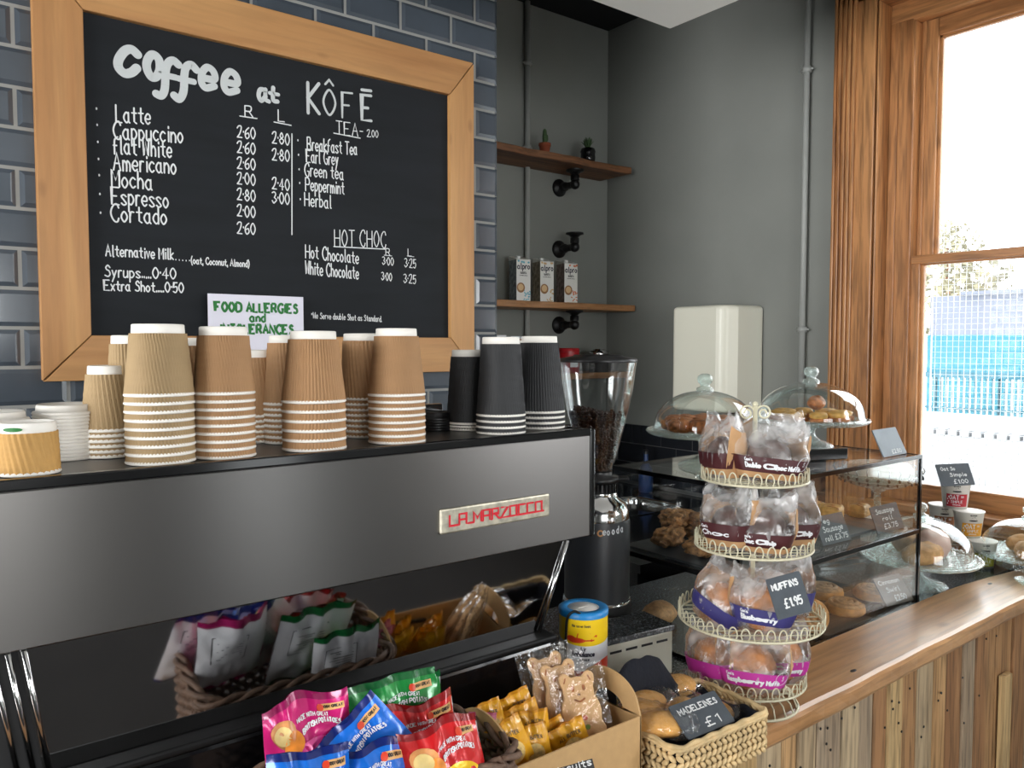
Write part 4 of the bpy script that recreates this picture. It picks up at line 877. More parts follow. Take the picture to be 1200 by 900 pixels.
q = MB(); c0 = Vector(tf(-.005, Ht+.006, .93)); c1 = Vector(tf(-.030, Ht-.004, 1.09)); c2 = Vector(tf(-.034, Ht-.05, 1.06)); c3 = Vector(tf(-.036, .02, 1.07))
q.tube(_cat([tuple(c0), tuple((c0+c1)/2+Vector((0, 0, .010))), tuple(c1), tuple(c2), tuple(c3)]), .0026, 8); q.build('security_cord', M['cable'], ti)
# ---------------------------------------------------------------- slate price cards
RH = Vector((.792, -.610, 0)); FH = Vector((.610, .792, 0))      # level directions: rightwards and away from the viewer
def card(bl_, br_, tl_, z, lines, label, rounded=.003, m=None, wr=.8, wscale=1.0, Yp=None):
    """a leaning slate: bottom corners on height z, lean and height solved from the third corner"""
    if Yp: P0, P1 = atY(bl_[0], bl_[1], Yp[0]), atY(br_[0], br_[1], Yp[1])
    else: P0, P1 = atZ(bl_[0], bl_[1], z), atZ(br_[0], br_[1], z)
    ex = (P1-P0); w = ex.length; ex.normalize(); n = Vector((ex.y, -ex.x, 0)).normalized(); back = -n
    if Yp: back = (back-ex*back.dot(ex)).normalized()
    upv = ex.cross(back) if ex.cross(back).z > 0 else -ex.cross(back)
    best = None
    for a in range(-10, 75):
        for k in range(20, 130, 2):
            d = back*math.sin(R(a))+upv*math.cos(R(a)); p = P0+d*(k/1000)-CAM; zz = p.dot(FW)
            u, v = 600+FPX*p.dot(RT)/zz, 450-FPX*p.dot(UP)/zz; e = (u-tl_[0])**2+(v-tl_[1])**2
            if best is None or e < best[0]: best = (e, a, k/1000)
    _, a, h = best; ez = back*math.sin(R(a))+upv*math.cos(R(a)); ey = ez.cross(ex)
    Mx = Matrix(((ex.x, ey.x, ez.x, 0), (ex.y, ey.y, ez.y, 0), (ex.z, ey.z, ez.z, 0), (0, 0, 0, 1)))
    Mx = T(*((P0+P1)/2)) @ Mx
    t = thing('price_card', label, 'price card', M=Mx)
    r = rounded; P = []
    for cx, cz, a0 in ((w/2-r, r, -90), (w/2-r, h-r, 0), (-w/2+r, h-r, 90), (-w/2+r, r, 180)):
        for k in range(4): an = R(a0+30*k); P.append((cx+r*math.cos(an), cz+r*math.sin(an)))
    q = MB(); nn = len(P); q.add([(x, 0, zz) for x, zz in P]+[(x, .003, zz) for x, zz in P], [tuple(range(nn)), tuple(range(2*nn-1, nn-1, -1))]+[(i, nn+i, nn+(i+1) % nn, (i+1) % nn) for i in range(nn)])
    q.build('slate', m or M['slate'], t)
    q = MB(); fn = lambda x, y: (x, -.0005, y)
    for tx_, fx, fz, fh, fw_ in lines:
        write(q, tx_, fx*w, fz*h, fh*h, .0006+.0105*h*wr, fn, align='c', width=fw_*w, jit=.4, cap=5)
    if lines: q.build('chalk_writing', M['chalk'], t)
    return t
# ---------------------------------------------------------------- display case
dc = thing('display_case', 'two-level glass display case with thin black edges on the worktop', 'display case', (1.85, 1.235, ZW)); DM = T(-1.85, -1.235, -ZW)
X0, X1, Y0, Y1, Z1, ZM = 1.43, 2.257, 1.04, 1.43, 1.330, 1.120
MB(M=DM).box(X0, X1, Y0, Y1, Z1-.006, Z1).build('top_pane', M['case'], dc)
MB(M=DM).box(X0+.006, X1-.006, Y0+.006, Y1, ZM-.008, ZM).build('middle_shelf', glass('smoked_shelf_glass', (.80, .82, .82), .05, .5), dc)
MB(M=DM).box(X0, X1, Y0, Y0+.005, ZW+.008, Z1-.006).build('front_pane', M['case'], dc)
MB(M=DM).box(X0, X0+.005, Y0+.005, Y1, ZW+.008, Z1-.006).build('end_pane', M['case'], dc)
MB(M=DM).box(X1-.005, X1, Y0+.005, Y1, ZW+.008, Z1-.006).build('end_pane', M['case'], dc)
def bar(*a): MB(M=DM).box(*a).build('edge_trim', M['gloss'], dc, bevel=.0008)
e = .0045
bar(X0-e, X1+e, Y0-.003, Y0+e, Z1-.010, Z1+.001); bar(X0-e, X0+e, Y0+e, Y1, Z1-.010, Z1+.001); bar(X1-e, X1+e, Y0+e, Y1, Z1-.007, Z1+.001)
bar(X0, X1, Y1-.003, Y1+.001, Z1-.006, Z1+.0005)
bar(X0, X1, Y0-.003, Y0+.007, ZM-.012, ZM); bar(X0, X0+.007, Y0+.007, Y1, ZM-.012, ZM); bar(X1-.007, X1, Y0+.007, Y1, ZM-.012, ZM)
bar(X1-.006, X1+e, Y0-.003, Y0+.006, ZW, Z1-.010); bar(X0-e, X0+.006, Y0-.003, Y0+.006, ZW, Z1-.010)
bar(X0-e, X1+e, Y0-.003, Y0+.006, ZW, ZW+.009); bar(X1-.006, X1+e, Y0+.006, Y1, ZW, ZW+.009); bar(X0-e, X0+.006, Y0+.006, Y1, ZW, ZW+.009)
# trays in the case
def tray(x0, x1, y0, y1, z, label, h=.006):
    o = MB().box(-(x1-x0)/2, (x1-x0)/2, -(y1-y0)/2, (y1-y0)/2, 0, h).build('slate_tray', M['slatet'], bevel=.0015); o.location = ((x0+x1)/2, (y0+y1)/2, z); return tag(o, label, 'tray')
tray(1.45, 1.80, 1.07, 1.41, ZM+.0005, 'black slate tray under the granola slices in the case', .006)
tray(1.93, 2.235, 1.10, 1.33, ZM+.0005, 'grey slate tray under the square pastries in the case', .008)
def lump(name, c, r, m, label, group=None, cat='pastry', seed=0, rough=.18, rz=0, box=.5, nu=22, nv=14, sc=45):
    """an irregular baked piece resting with its underside on c"""
    q = MB(); off = Vector((seed*3.1, seed*1.7, 0))
    def fn(d):
        k = (abs(d.x)**4+abs(d.y)**4+abs(d.z)**4)**-.25
        return (1-box)+box*k+rough*noise.noise(Vector((d.x*r[0], d.y*r[1], d.z*r[2]))*sc+off)
    q.ell((0, 0, r[2]), r, nu, nv, fn=fn)
    zmin = min(v[2] for v in q.v); q.v = [(x, y, max(z-zmin, 0)) for x, y, z in q.v]
    o = q.build(name, m); o.matrix_world = T(*c) @ RZ(rz); tag(o, label, cat, group); return o
zt = ZM+.007; gp_ = atZ(790, 640, zt)
for i, (u, v, r, zz, rz) in enumerate(((785, 640, (.048, .032, .021), 0, 20), (825, 652, (.045, .032, .02), 0, -15), (810, 628, (.045, .03, .02), 0, 35), (845, 640, (.04, .03, .018), 0, 10), (792, 632, (.045, .032, .02), .034, 5), (826, 634, (.042, .03, .019), .034, -20), (850, 622, (.04, .03, .02), .0, 50))):
    p = atZ(u, v, zt); lump('granola_slice', (p.x, p.y, zt+zz), r, M['oatb'], 'nutty granola slice piled on the black slate tray', 'granola slices in the case', 'cake', i, .42, rz, .75, 44, 28, 110)
def puff(u, v, w, h, label, seed, rz):
    p = atZ(u, v, ZM+.0088); t = thing('sausage_roll', label, 'pastry', M=T(p.x, p.y, ZM+.0088) @ RZ(rz))
    q = MB(); off = Vector((seed, 0, 0))
    def lay(d):
        k = (abs(d.x)**7+abs(d.y)**7+abs(d.z)**5)**(-1/6.5); return k*(.92+.05*math.sin(d.z*k*16+2*noise.noise(d*2+off))*(1-abs(d.z)*.6))+.09*noise.noise(d*3+off)
    q.ell((0, 0, h/2), (w*.52, w*.40, h/2), 44, 30, fn=lay)
    zm = min(a[2] for a in q.v); q.v = [(x, y, z-zm) for x, y, z in q.v]; q.build('puff_crust', M['pastry'], t)
    q = MB(); zt2 = max(z for x, y, z in MB().ell((0, 0, h/2), (w*.52, w*.40, h/2), 44, 30, fn=lay).v)-zm
    for i in range(4):
        x = -w*.30+w*.6*i/3; q.tube([(x-.006, -w*.30, zt2-.006), (x, 0, zt2-.003), (x+.006, w*.30, zt2-.006)], .004, 6)
    q.build('glazed_ridge', M['bake2'], t)
puff(975, 610, .075, .048, 'golden pastry roll behind the left veg price card in the case', 1, 20)
puff(1007, 606, .062, .042, 'square golden pastry between the two cards on middle shelf', 4, 8)
puff(955, 603, .06, .042, 'golden pastry roll at the back left of the middle shelf', 7, -25)
card((965, 640), (998, 632), (953, 606), ZM+.001, (('Veg', -.22, .72, .16, .34), ('Sausage', 0, .42, .19, .68), ('roll £3.75', .03, .12, .17, .78)), 'slate card reading Veg Sausage roll on the middle shelf', wr=.9)
card((1029, 626), (1060, 618), (1019, 595), ZM+.001, (('Sausage', -.02, .70, .17, .66), ('roll', 0, .42, .15, .36), ('£3.75', .04, .12, .17, .5)), 'slate card reading Sausage roll nearest the right end of case', wr=.9)
card((1036, 536), (1063, 531), (1022, 504), Z1+.002, (('£2.50', .1, .08, .13, .4),), 'pale slate card standing on top of the display case', m=mat('pale_slate', (128, 138, 146), .5, var=.1))
# wooden boards, swirls and tongs on the lower level
zl = ZW+.001
for i, (ax, bx_, cy_) in enumerate(((1.80, 2.02, 1.085), (1.93, 2.22, 1.165))):
    o = MB().box(-(bx_-ax)/2, (bx_-ax)/2, -.04, .04, 0, .013).build('serving_board', wood('serving_board_wood_%d' % i, (88, 74, 62), (128, 110, 92), 'X', 10, .6, 0), bevel=.002)
    o.location = ((ax+bx_)/2, cy_, zl); tag(o, ('narrow wooden board nearest the front glass under the swirls', 'wooden board further back under the swirls')[i], 'board')
def swirl(u, v, z, r, label, seed, tilt=0, rz=0):
    p = atZ(u, v, z); t = thing('cinnamon_swirl', label, 'pastry', M=T(p.x, p.y, z) @ RZ(rz) @ RX(tilt))
    q = MB(); q.lathe([(.0, 0), (r*.9, 0), (r, r*.12), (r*1.0, r*.3), (r*.86, r*.48), (r*.6, r*.5), (0, r*.44)], 36, cap=False); q.build('swirl_base', M['bake'], t)
    q = MB(); P = []
    for k in range(60): a = k*.30; rr_ = r*(.08+.78*k/59); P.append((rr_*math.cos(a), rr_*math.sin(a), r*(.56-.10*(k/59)**2)))
    q.tube(P, r*.12, 7); q.build('swirl_coil', M['swirl'], t)
for a in ((990, 717, .9155, .052, 'cinnamon swirl nearest the glass at the centre of lower level', 1), (966, 698, .9155, .052, 'cinnamon swirl at the back left beside the muffin stand', 2), (1022, 700, .9155, .052, 'cinnamon swirl partly behind the cinnamon swirl price card', 3)): swirl(*a)
swirl(950, 722, ZW+.042, .044, 'cinnamon swirl standing on edge left of the other swirls', 4, 74, -30)
card((1040, 711), (1071, 703), (1023, 679), ZW+.0155, (('Cinnamon', -.03, .74, .14, .74), ('Swirl', -.02, .44, .17, .46), ('£2.50', .1, .12, .18, .42)), 'brownish slate card reading Cinnamon Swirl on the lower level', m=mat('brown_slate', (112, 106, 102), .6, var=.12, vscale=40), wr=.9)
def tongs(u, v, L_, rz, label):
    p = atZ(u, v, zl+.004); t = thing('serving_tongs', label, 'tongs', M=T(p.x, p.y, zl) @ RZ(rz))
    for s in (-1, 1):
        q = MB(); P = [(-L_*.5+L_*k/16, s*(.004+.016*math.sin(min(1, k/13)*math.pi*.6)), .008+.004*s) for k in range(17)]
        for i in range(16):
            a, b = P[i], P[i+1]; w_ = .007 if i < 11 else .011
            q.add([(a[0], a[1], a[2]-w_*.5), (b[0], b[1], b[2]-w_*.5), (b[0], b[1], b[2]+w_*.8), (a[0], a[1], a[2]+w_*.8)], [(0, 1, 2, 3)])
            if i >= 11: q.box(b[0]-.0022, b[0]+.0022, min(b[1], b[1]-s*.007), max(b[1], b[1]-s*.007), b[2]-.005, b[2]+.008)
        q.build('tong_arm', M['chrome'], t, solid=.0012)
tongs(985, 664, .17, -18, 'steel serving tongs lying in front of the other pair')
tongs(1003, 656, .18, -8, 'steel serving tongs lying at the back of the case')
# ---------------------------------------------------------------- cake stands with glass domes
def domed(c, zf, zp, rp, rd, hd, label, foot=.065, knob=True):
    """glass cake plate: foot at height zf, plate at zp; dome lifted off separately"""
    t = thing('cake_stand', label[0], 'cake stand', (c[0], c[1], zf)); h = zp-zf
    q = MB(); q.lathe([(foot, 0), (foot, .004), (foot*.85, .010), (foot*.45, .018), (.013, .03), (.012, h*.6), (.018, h-.012), (.03, h-.006)] if h > .05 else [(foot, 0), (foot, .004), (foot*.8, h-.006)], 40, cap=False); q.build('glass_foot', M['plate'], t)
    q = MB(); q.lathe([(.0, h-.004), (rp*.9, h-.004), (rp*.97, h), (rp, h+.006), (rp*.985, h+.010), (rp*.95, h+.006), (rp*.9, h+.002), (0, h+.002)], 64, cap=False)
    q.build('glass_plate', M['plate'], t)
    d = thing('glass_dome', label[1], 'glass dome', (c[0], c[1], zp+.0045))
    pr = [(rd, 0), (rd*1.01, .004), (rd*.985, .018)]+[(rd*math.cos(a)*.985, .018+(hd-.018)*math.sin(a)) for a in (.15, .3, .45, .6, .78, .95, 1.12, 1.3, 1.45)]+[(.004, hd)]
    q = MB(); q.lathe(pr, 64, cap=False); q.build('dome_shell', M['dome'], d)
    q = MB(); q.lathe([(rd*1.004, 0), (rd*1.018, .003), (rd*1.012, .007), (rd*1.0, .006)], 64, cap=False); q.build('dome_lip', M['plate'], d)
    if knob:
        q = MB(); q.lathe([(.022, hd-.004), (.021, hd+.006), (.012, hd+.010), (.011, hd+.014), (.017, hd+.02), (.0195, hd+.028), (.017, hd+.037), (.008, hd+.042), (0, hd+.0425)], 28, cap=False); q.build('dome_knob', M['plate'], d)
    return t, d
d1 = atZ(825, 546, 1.331); domed(d1, 1.3315, 1.415, .147, .127, .105, ('glass cake stand standing directly on the display case, left', 'glass dome over brown pastries, left one on the case'))
slab = MB().box(-.075, .075, -.06, .06, 0, .03).build('black_slab', M['gloss'], bevel=.002); slab.matrix_world = T(1.957, 1.20, 1.3315) @ RZ(-20); tag(slab, 'thick black slab raising the right cake stand on the case', 'slab')
d2 = Vector((1.957, 1.20, 0)); domed(d2, 1.362, 1.430, .153, .138, .104, ('glass cake stand raised on the black slab', 'glass dome over shortbread slices beside the window frame'), .06)
rr = random.Random(4)
for i in range(9):
    a = i*.75; r = .075 if i < 7 else .02; p = Vector(d1)+Vector((r*math.cos(a), r*math.sin(a), 0))
    lump('glazed_pastry', (p.x, p.y, 1.4195), (.050, .030, .018), M['bake2'], 'brown glazed pastry twist under the left glass dome', 'pastries under left dome', 'pastry', i+20, .3, rr.uniform(0, 180), .4, 22, 14, 60)
for i in range(8):
    a = i*.79; r = .078; p = d2+Vector((r*math.cos(a), r*math.sin(a), 0)); o = None
    t = thing('shortbread_slice', 'pale crumbly slice with caramel edge under the right dome', 'cake', M=T(p.x, p.y, 1.4345) @ RZ(math.degrees(a)+rr.uniform(-25, 25)), group='slices under right dome')
    q = MB(); q.box(-.03, .03, -.022, .022, 0, .012); q.build('caramel_layer', M['bake2'], t, bevel=.003)
    q = MB(); q.ell((0, 0, .018), (.031, .023, .010), 20, 10, fn=lambda d: .5+.5*(abs(d.x)**5+abs(d.y)**5+abs(d.z)**5)**-.2+.16*noise.noise(d*5+Vector((i, 0, 0)))); q.build('crumb_topping', M['pastry'], t)
for i, (dx, dy, dz) in enumerate(((-.02, -.03, .0292), (.03, .0, .0292))):
    lump('pastry_curl', (d2.x+dx, d2.y+dy, 1.4345+dz), (.028, .02, .017), M['bake2'], ('brown pastry curl on the slices, nearer the muffin stand', 'brown round pastry curl topping the slices, nearer the window')[i], None, 'pastry', 40+i, .35, 40*i, .1)
d3 = Vector((2.45, 1.125, 0)); domed(d3, ZW+.001, .985, .172, .148, .125, ('glass cake stand on the granite right of the display case', 'large glass dome over the loaves right of the display case'), .08)
def loaf(c, r, rz, label, seed, m='bread'):
    q = MB(); q.ell((0, 0, r[2]), r, 30, 18, fn=lambda d: 1+.10*noise.noise(d*2.2+Vector((seed, 0, 0)))-.08*max(0, math.sin(d.x*7+seed))*max(0, d.z))
    q.v = [(x, y, max(z, .15*r[2])-.15*r[2]) for x, y, z in q.v]; o = q.build('bread_loaf', M[m]); o.matrix_world = T(*c) @ RZ(rz); return tag(o, label, 'bread')
loaf((2.38, 1.085, .9875), (.072, .036, .036), -20, 'golden long roll at the left under the large dome', 1)
M['pinkbread'] = mat('pale_iced_bread', (216, 180, 168), .5, var=.12, vscale=14)
loaf((2.475, 1.10, .9875), (.085, .05, .048), 15, 'pale round loaf in the middle under the large dome', 2, 'pinkbread')
loaf((2.49, 1.19, .9875), (.065, .038, .036), 40, 'small golden roll behind the pale loaf under the dome', 3)
d4 = Vector((2.862, .972, 0)); domed(d4, ZB+.001, .958, .155, .135, .115, ('low glass cake plate at the right edge below the window', 'glass dome cut off by the right edge below window'), .09)
loaf((2.80, .955, .9605), (.06, .034, .03), 30, 'pale croissant in front under the dome at the right edge', 5); loaf((2.90, 1.0, .9605), (.055, .034, .03), -40, 'pale croissant behind under the dome at the right edge', 6)
# glass coin dish
o = MB().lathe([(.018, .0), (.03, .008), (.034, .016), (.031, .016), (.027, .009), (.0, .004)], 28).build('glass_dish', M['plate']); p = atZ(1199, 681, ZB); o.location = (p.x-.03, p.y-.02, ZB+.0005); tag(o, 'little glass dish at the right end of the wooden bar top', 'dish')
# beaded compote with white cake behind the case
fs_ = thing('beaded_stand', 'glass compote with beaded fringe holding a white cake behind the case', 'cake stand', (2.66, 1.37, ZW))
zb_ = atY(1036, 566, 1.37).z-ZW
q = MB(); q.lathe([(.06, 0), (.055, .006), (.02, .016), (.011, .03), (.011, zb_-.03), (.03, zb_-.015), (.09, zb_+.0), (.125, zb_+.022), (.138, zb_+.045), (.134, zb_+.045), (.12, zb_+.025), (.03, zb_-.008), (0, zb_-.008)], 48, cap=False); q.build('glass_bowl', M['plate'], fs_)
q = MB(); q2 = MB()
for i in range(26):
    a = 2*math.pi*i/26; c, s = math.cos(a), math.sin(a)
    q.tube([(.138*c, .138*s, zb_+.045), (.146*c, .146*s, zb_+.06), (.138*c, .138*s, zb_+.066)], .0018, 5)
    q2.ell((.1385*c, .1385*s, zb_+.032), (.005, .005, .006), 8, 6); q2.ell((.125*c, .125*s, zb_+.016), (.004, .004, .005), 8, 6)
q.build('rim_hooks', M['chrome'], fs_); q2.build('bead_fringe', M['blackink'], fs_)
o = MB().lathe([(.10, 0), (.112, .008), (.112, .04), (.10, .058), (.05, .064), (0, .064)], 44).build('white_cake', mat('white_icing', (236, 230, 218), .6)); o.location = (2.66, 1.37, ZW+zb_+.0155); tag(o, 'white iced cake in the beaded glass compote', 'cake')
# white cake box on the granite by the window
o = MB().box(-.09, .09, -.06, .06, 0, .085).build('cake_box', M['white'], bevel=.002); o.matrix_world = T(2.93, 1.47, ZW+.0005) @ RZ(4); tag(o, 'white cardboard box on the worktop under the window', 'box')
# ---------------------------------------------------------------- oat pots stacked under the window
def pot(x, y, z, rz, c, label):
    t = thing('porridge_pot', label, 'pot', M=T(x, y, z) @ RZ(rz)); h = .0885; r0, r1 = .037, .0465
    rf = lambda b: r0+(r1-r0)*b/h
    MB().lathe([(r0-.002, .002), (r0, 0), (r1, h-.004), (r1+.0025, h-.003), (r1+.0025, h), (r1-.002, h)], 40, cap=False).build('pot_wall', M['cupw'], t)
    MB().lathe([(r1+.001, h+.0003), (0, h+.0003)], 40, cap=False).build('foil_lid', M['cupw'], t)
    fn = lambda a, b, k=.0005: ((rf(b)+k)*math.sin(a/rf(b)), -(rf(b)+k)*math.cos(a/rf(b)), b)
    q = MB(); panel(q, fn, -.033, .036, .008, .052, 0, 18, 4); lb = q.build('colour_label', mat('pot_label', c, .4), t)
    f2 = lambda a, b: fn(a, b, .0011); q = MB()
    write(q, 'OAT', -.008, .034, .014, .0011, f2, align='c', width=.028); write(q, 'SO', .017, .040, .006, .0007, f2, align='c', width=.009, cap=0); write(q, 'SIMPLE', .0, .021, .009, .0006, f2, align='c', width=.036); write(q, 'ORIGINAL', 0, .013, .004, .0004, f2, align='c', width=.024, cap=0)
    for k in range(4): disc(q, f2, -.028+.003*(k % 2), .018+.008*k, .002, .003, 0, 8)
    q.build('label_lettering', M['whitep'], lb)
    q = MB(); disc(q, fn, 0, .061, .014, .0025); q.add([fn(-.012, .062), fn(.012, .062), fn(.004, .074), fn(-.003, .072)], [(0, 1, 2, 3)]); write(q, 'QUAKER', 0, .077, .004, .0006, fn, align='c', width=.02, cap=0); q.build('pot_emblem', M['blackink'], t)
    return t
fz = -math.degrees(math.atan2(2.85, 1.15))+8
pot(2.862, 1.20, ZW+.178, fz, (170, 24, 40), 'red-labelled oat pot alone on top of the pot pyramid')
pot(2.885, 1.248, ZW+.0893, fz, (150, 96, 60), 'white oat pot in the middle row, left of the orange one'); pot(2.845, 1.148, ZW+.0893, fz+12, (226, 158, 40), 'orange-labelled oat pot in the middle row')
pot(2.905, 1.298, ZW+.0005, fz, (150, 96, 60), 'oat pot at the back left of the bottom row'); pot(2.865, 1.198, ZW+.0005, fz, (150, 96, 60), 'oat pot in the centre of the bottom row'); pot(2.825, 1.098, ZW+.0005, fz+10, (140, 140, 50), 'green-labelled oat pot at the right of the bottom row')
card((1104, 570), (1143, 568), (1096, 544), ZW+.2675, (('Oat So', -.18, .7, .15, .42), ('Simple', .08, .42, .15, .5), ('£1.00', .1, .1, .17, .42)), 'slate card propped on the top oat pot', wr=.9)
# ---------------------------------------------------------------- four-tier wire stand of muffins
SP = Vector((1.33, .936, ZB)); st = thing('wire_muffin_stand', 'cream wire four-tier stand full of bagged muffins on the bar', 'cake stand', SP)
TIERS = [(.972, .113, -.010), (1.093, .140, -.004), (1.240, .113, .0), (1.374, .102, .0)]
q = MB(); q.tube([(0, 0, .012), (0, 0, 1.52-ZB)], .0045, 10); q.build('pole', M['wire'], st)
q = MB()
for s in (-1, 1):
    P = []
    for k in range(30): a = k*.33; r = .016*(1-k/40); P.append((s*(.017-r*math.cos(a))*RH.x, s*(.017-r*math.cos(a))*RH.y, 1.505-ZB+r*math.sin(a)))
    q.tube(P, .002, 6)
q.ell((0, 0, 1.522-ZB), (.006, .006, .006), 10, 6); q.build('scroll_handle', M['wire'], st)
q = MB(); q.tube([(.09*math.cos(k*.1309), .09*math.sin(k*.1309), .003) for k in range(48)], .0028, 6, closed=True)
for k in range(22): a = k*2*math.pi/22; c, s = math.cos(a), math.sin(a); q.tube([(.09*c, .09*s, .003), (.082*c, .082*s, .022), (.055*c, .055*s, .04), (.02*c, .02*s, .049), (0, 0, .05)], .0017, 5)
q.build('wire_foot', M['wire'], st)
for z, r, off in TIERS:
    o = RH*off; q = MB(M=T(o.x, o.y, z-ZB)); N = max(26, int(2*math.pi*r/.0225)); q.tube([(r*math.cos(k*2*math.pi/64), r*math.sin(k*2*math.pi/64), 0) for k in range(64)], .0026, 6, closed=True)
    for k in range(N):
        a0 = 2*math.pi*k/N; P = []
        for t_ in range(13):
            f = t_/12; an = math.pi*f; w = .0082/r; aa = a0+w*(-math.cos(an))*(1.0 if f not in (0, 1) else .55); P.append((r*math.cos(aa)*1.004, r*math.sin(aa)*1.004, .024*math.sin(an)**.7))
        q.tube(P, .0014, 5)
    for k in range(-5, 6):
        y = r*k/5.6; x = math.sqrt(max(r*r-y*y, 0)); q.tube([(-x, y, 0), (x, y, 0)], .0013, 5, M=RZ(-37))
    q.tube([(0, -r, -.002), (0, r, -.002)], .0018, 5, M=RZ(-37)); q.tube([(-r, 0, -.002), (r, 0, -.002)], .0018, 5)
    q.build('wire_tier', M['wire'], st)
def muffin_bag(pos, yaw, roll, lean, kind, label, w=.066, h=.112, dpt=.046, text=None, seed=0, open_=.5):
    t = thing('bagged_muffin', label, 'muffin', M=T(*pos) @ RZ(yaw) @ RY(roll) @ RX(lean))
    off = Vector((seed*7.3, seed*2.1, seed))
    mm = M['choc'] if kind == 'choc' else M['muffin']; q = MB()
    mr = dpt*.88
    q.lathe([(mr*.68, .003), (mr*.72, .006), (mr*.92, .042)], 26, mat=0)
    q.ell((0, 0, .046), (mr*1.1, mr*1.0, .034), 26, 14, fn=lambda d: 1+.10*noise.noise(d*3.5+off)); q.build('muffin', mm, t)
    def surf(a, b, k=0.0, wr=.0062):
        e = .62; ca, sa = math.cos(a), math.sin(a); ex = math.copysign(abs(ca)**e, ca); ey = math.copysign(abs(sa)**e, sa)
        z = h*b; tp = max(0, (b-.42)/.58)
        rx = w*(.82+.30*min(1, b*2.2)-.06*tp); ry = dpt*((.88+.16*min(1, b*4))*(1-tp**1.3)+.03)
        p = Vector((rx*ex, ry*ey, z)); v1 = Vector((p.x*30, p.y*30, p.z*16))+off; v2 = Vector((p.x*62, p.y*62, p.z*30))+off
        nn = .5-1.8*abs(noise.noise(v1))+.5-1.5*abs(noise.noise(v2))
        d = Vector((ex/max(rx, .01), ey/max(ry, .01), 0)).normalized(); p += d*(k+wr*nn*(.25+1.1*b)); p.z += .02*tp*noise.noise(Vector((a*1.6, 0, seed)))+.010*tp*abs(ex)**3
        p.z = max(p.z, .0008); return p
    q = MB(); q.grid(lambda s, b: surf(math.pi+math.pi*s, b), 46, 30); q.grid(lambda s, b: surf(math.pi*s, .62+.38*b), 30, 10); q.build('bag_film', M['frost'], t)
    q = MB(); q.grid(lambda s, b: surf(-.34+(math.pi+.68)*s, b*.78*(1-.15*math.sin(s*math.pi)), .0008), 34, 14); q.add([tuple(surf(2*math.pi*k/24, 0)) for k in range(24)], [tuple(range(24))[::-1]]); q.build('kraft_back', M['bagkraft'], t)
    lm = {'choc': M['brownl'], 'pink': M['magenta'], 'purple': M['purplel']}[kind]
    b0, b1 = (.16, .42)
    bf = lambda x, y, k=.0016: tuple(surf(1.5*math.pi+x/w*1.35, y/h, k, .0032))
    q = MB(); q.grid(lambda s, b: bf(-w*1.12+2.24*w*s, h*(b0+(b1-b0)*b)), 30, 5); lb = q.build('label_band', lm, t)
    if kind == 'choc':
        q = MB(); q.grid(lambda s, b: bf(-w*1.12+2.24*w*s, h*(b0-.10+.10*b)), 30, 2); q.build('kraft_band', M['bagkraft'], t)
    tf_ = lambda x, y: bf(x, y, .0026); q = MB()
    if text:
        write(q, text[0], -w*.42, h*.34, .0055, .0006, tf_, cap=0); write(q, text[1], -w*.42, h*.235, .0085, .0011, tf_, width=w*(.95 if len(text[1]) > 9 else .6), cap=4)
    if text and len(text) > 2: q.tube([tf_(w*.60+.013*math.cos(k*.42), h*.36+.013*math.sin(k*.42)) for k in range(15)], .0004, 4, closed=True); write(q, 'S', w*.6, h*.36-.004, .008, .0006, tf_, align='c')
    if text: q.build('label_lettering', M['whitep'], lb)
    return t
FY = -54.5
def on(ti, r, f): z, rad, off = TIERS[ti]; p = SP+RH*(r+off)-FH*f; return (p.x, p.y, z+.0022)
muffin_bag(on(3, .012, .035), FY+6, 5, -4, 'choc', 'large double chocolate muffin bag at the front of the top tier', text=("Gan's", 'Double Choc Muffin', 1), seed=1)
muffin_bag(on(3, -.058, -.012), FY-62, -4, 0, 'choc', 'chocolate muffin bag turned sideways at the left of the top tier', seed=2, w=.055, h=.12, dpt=.034)
muffin_bag(on(3, .050, -.045), FY+40, 8, -5, 'choc', 'chocolate muffin bag behind at the right of the top tier', seed=3, h=.125, dpt=.036)
muffin_bag(on(2, -.048, .020), FY-32, -3, 0, 'choc', 'chocolate muffin bag at the left of the second tier', seed=4, w=.052, h=.122, dpt=.040, text=("Gan's", 'Choc'))
muffin_bag(on(2, .010, .050), FY-8, 0, 4, 'choc', 'chocolate muffin bag in the middle of the second tier', seed=5, w=.050, h=.105, dpt=.038, text=("Gan's", 'Choc Chip'))
muffin_bag(on(2, .070, .000), FY+28, 0, 0, 'choc', 'chocolate muffin bag at the right of the second tier', seed=6, w=.052, h=.115, dpt=.042, text=("Gan's", 'Choc Chip'))
muffin_bag(on(1, -.072, .015), FY-26, 24, 0, 'purple', 'tilted purple-band muffin bag at the left of the third tier', seed=7, w=.056, h=.118, dpt=.042)
muffin_bag(on(1, .000, .070), FY, 4, -4, 'purple', 'blueberry muffin bag in the middle of the third tier', seed=8, w=.056, h=.112, dpt=.042, text=("Gan's", 'Blueberry'))
muffin_bag(on(1, .068, -.010), FY+20, 0, -6, 'purple', 'muffin bag behind the muffins price card on third tier', seed=9, w=.055, h=.118, dpt=.042)
muffin_bag(on(0, -.068, .015), FY-34, -3, 0, 'pink', 'magenta-band muffin bag at the left of the lowest tier', seed=10, w=.048, h=.11, dpt=.04)
muffin_bag(on(0, -.005, .058), FY-3, 0, -3, 'pink', 'raspberry muffin bag in the middle of the lowest tier', seed=11, w=.062, h=.108, dpt=.044, text=("Gan's", 'Raspberry Muffin', 1))
muffin_bag(on(0, .068, .005), FY+24, 0, 0, 'pink', 'raspberry muffin bag at the right of the lowest tier', seed=12, w=.045, h=.11, dpt=.042, text=("Gan's", 'Raspberry'))
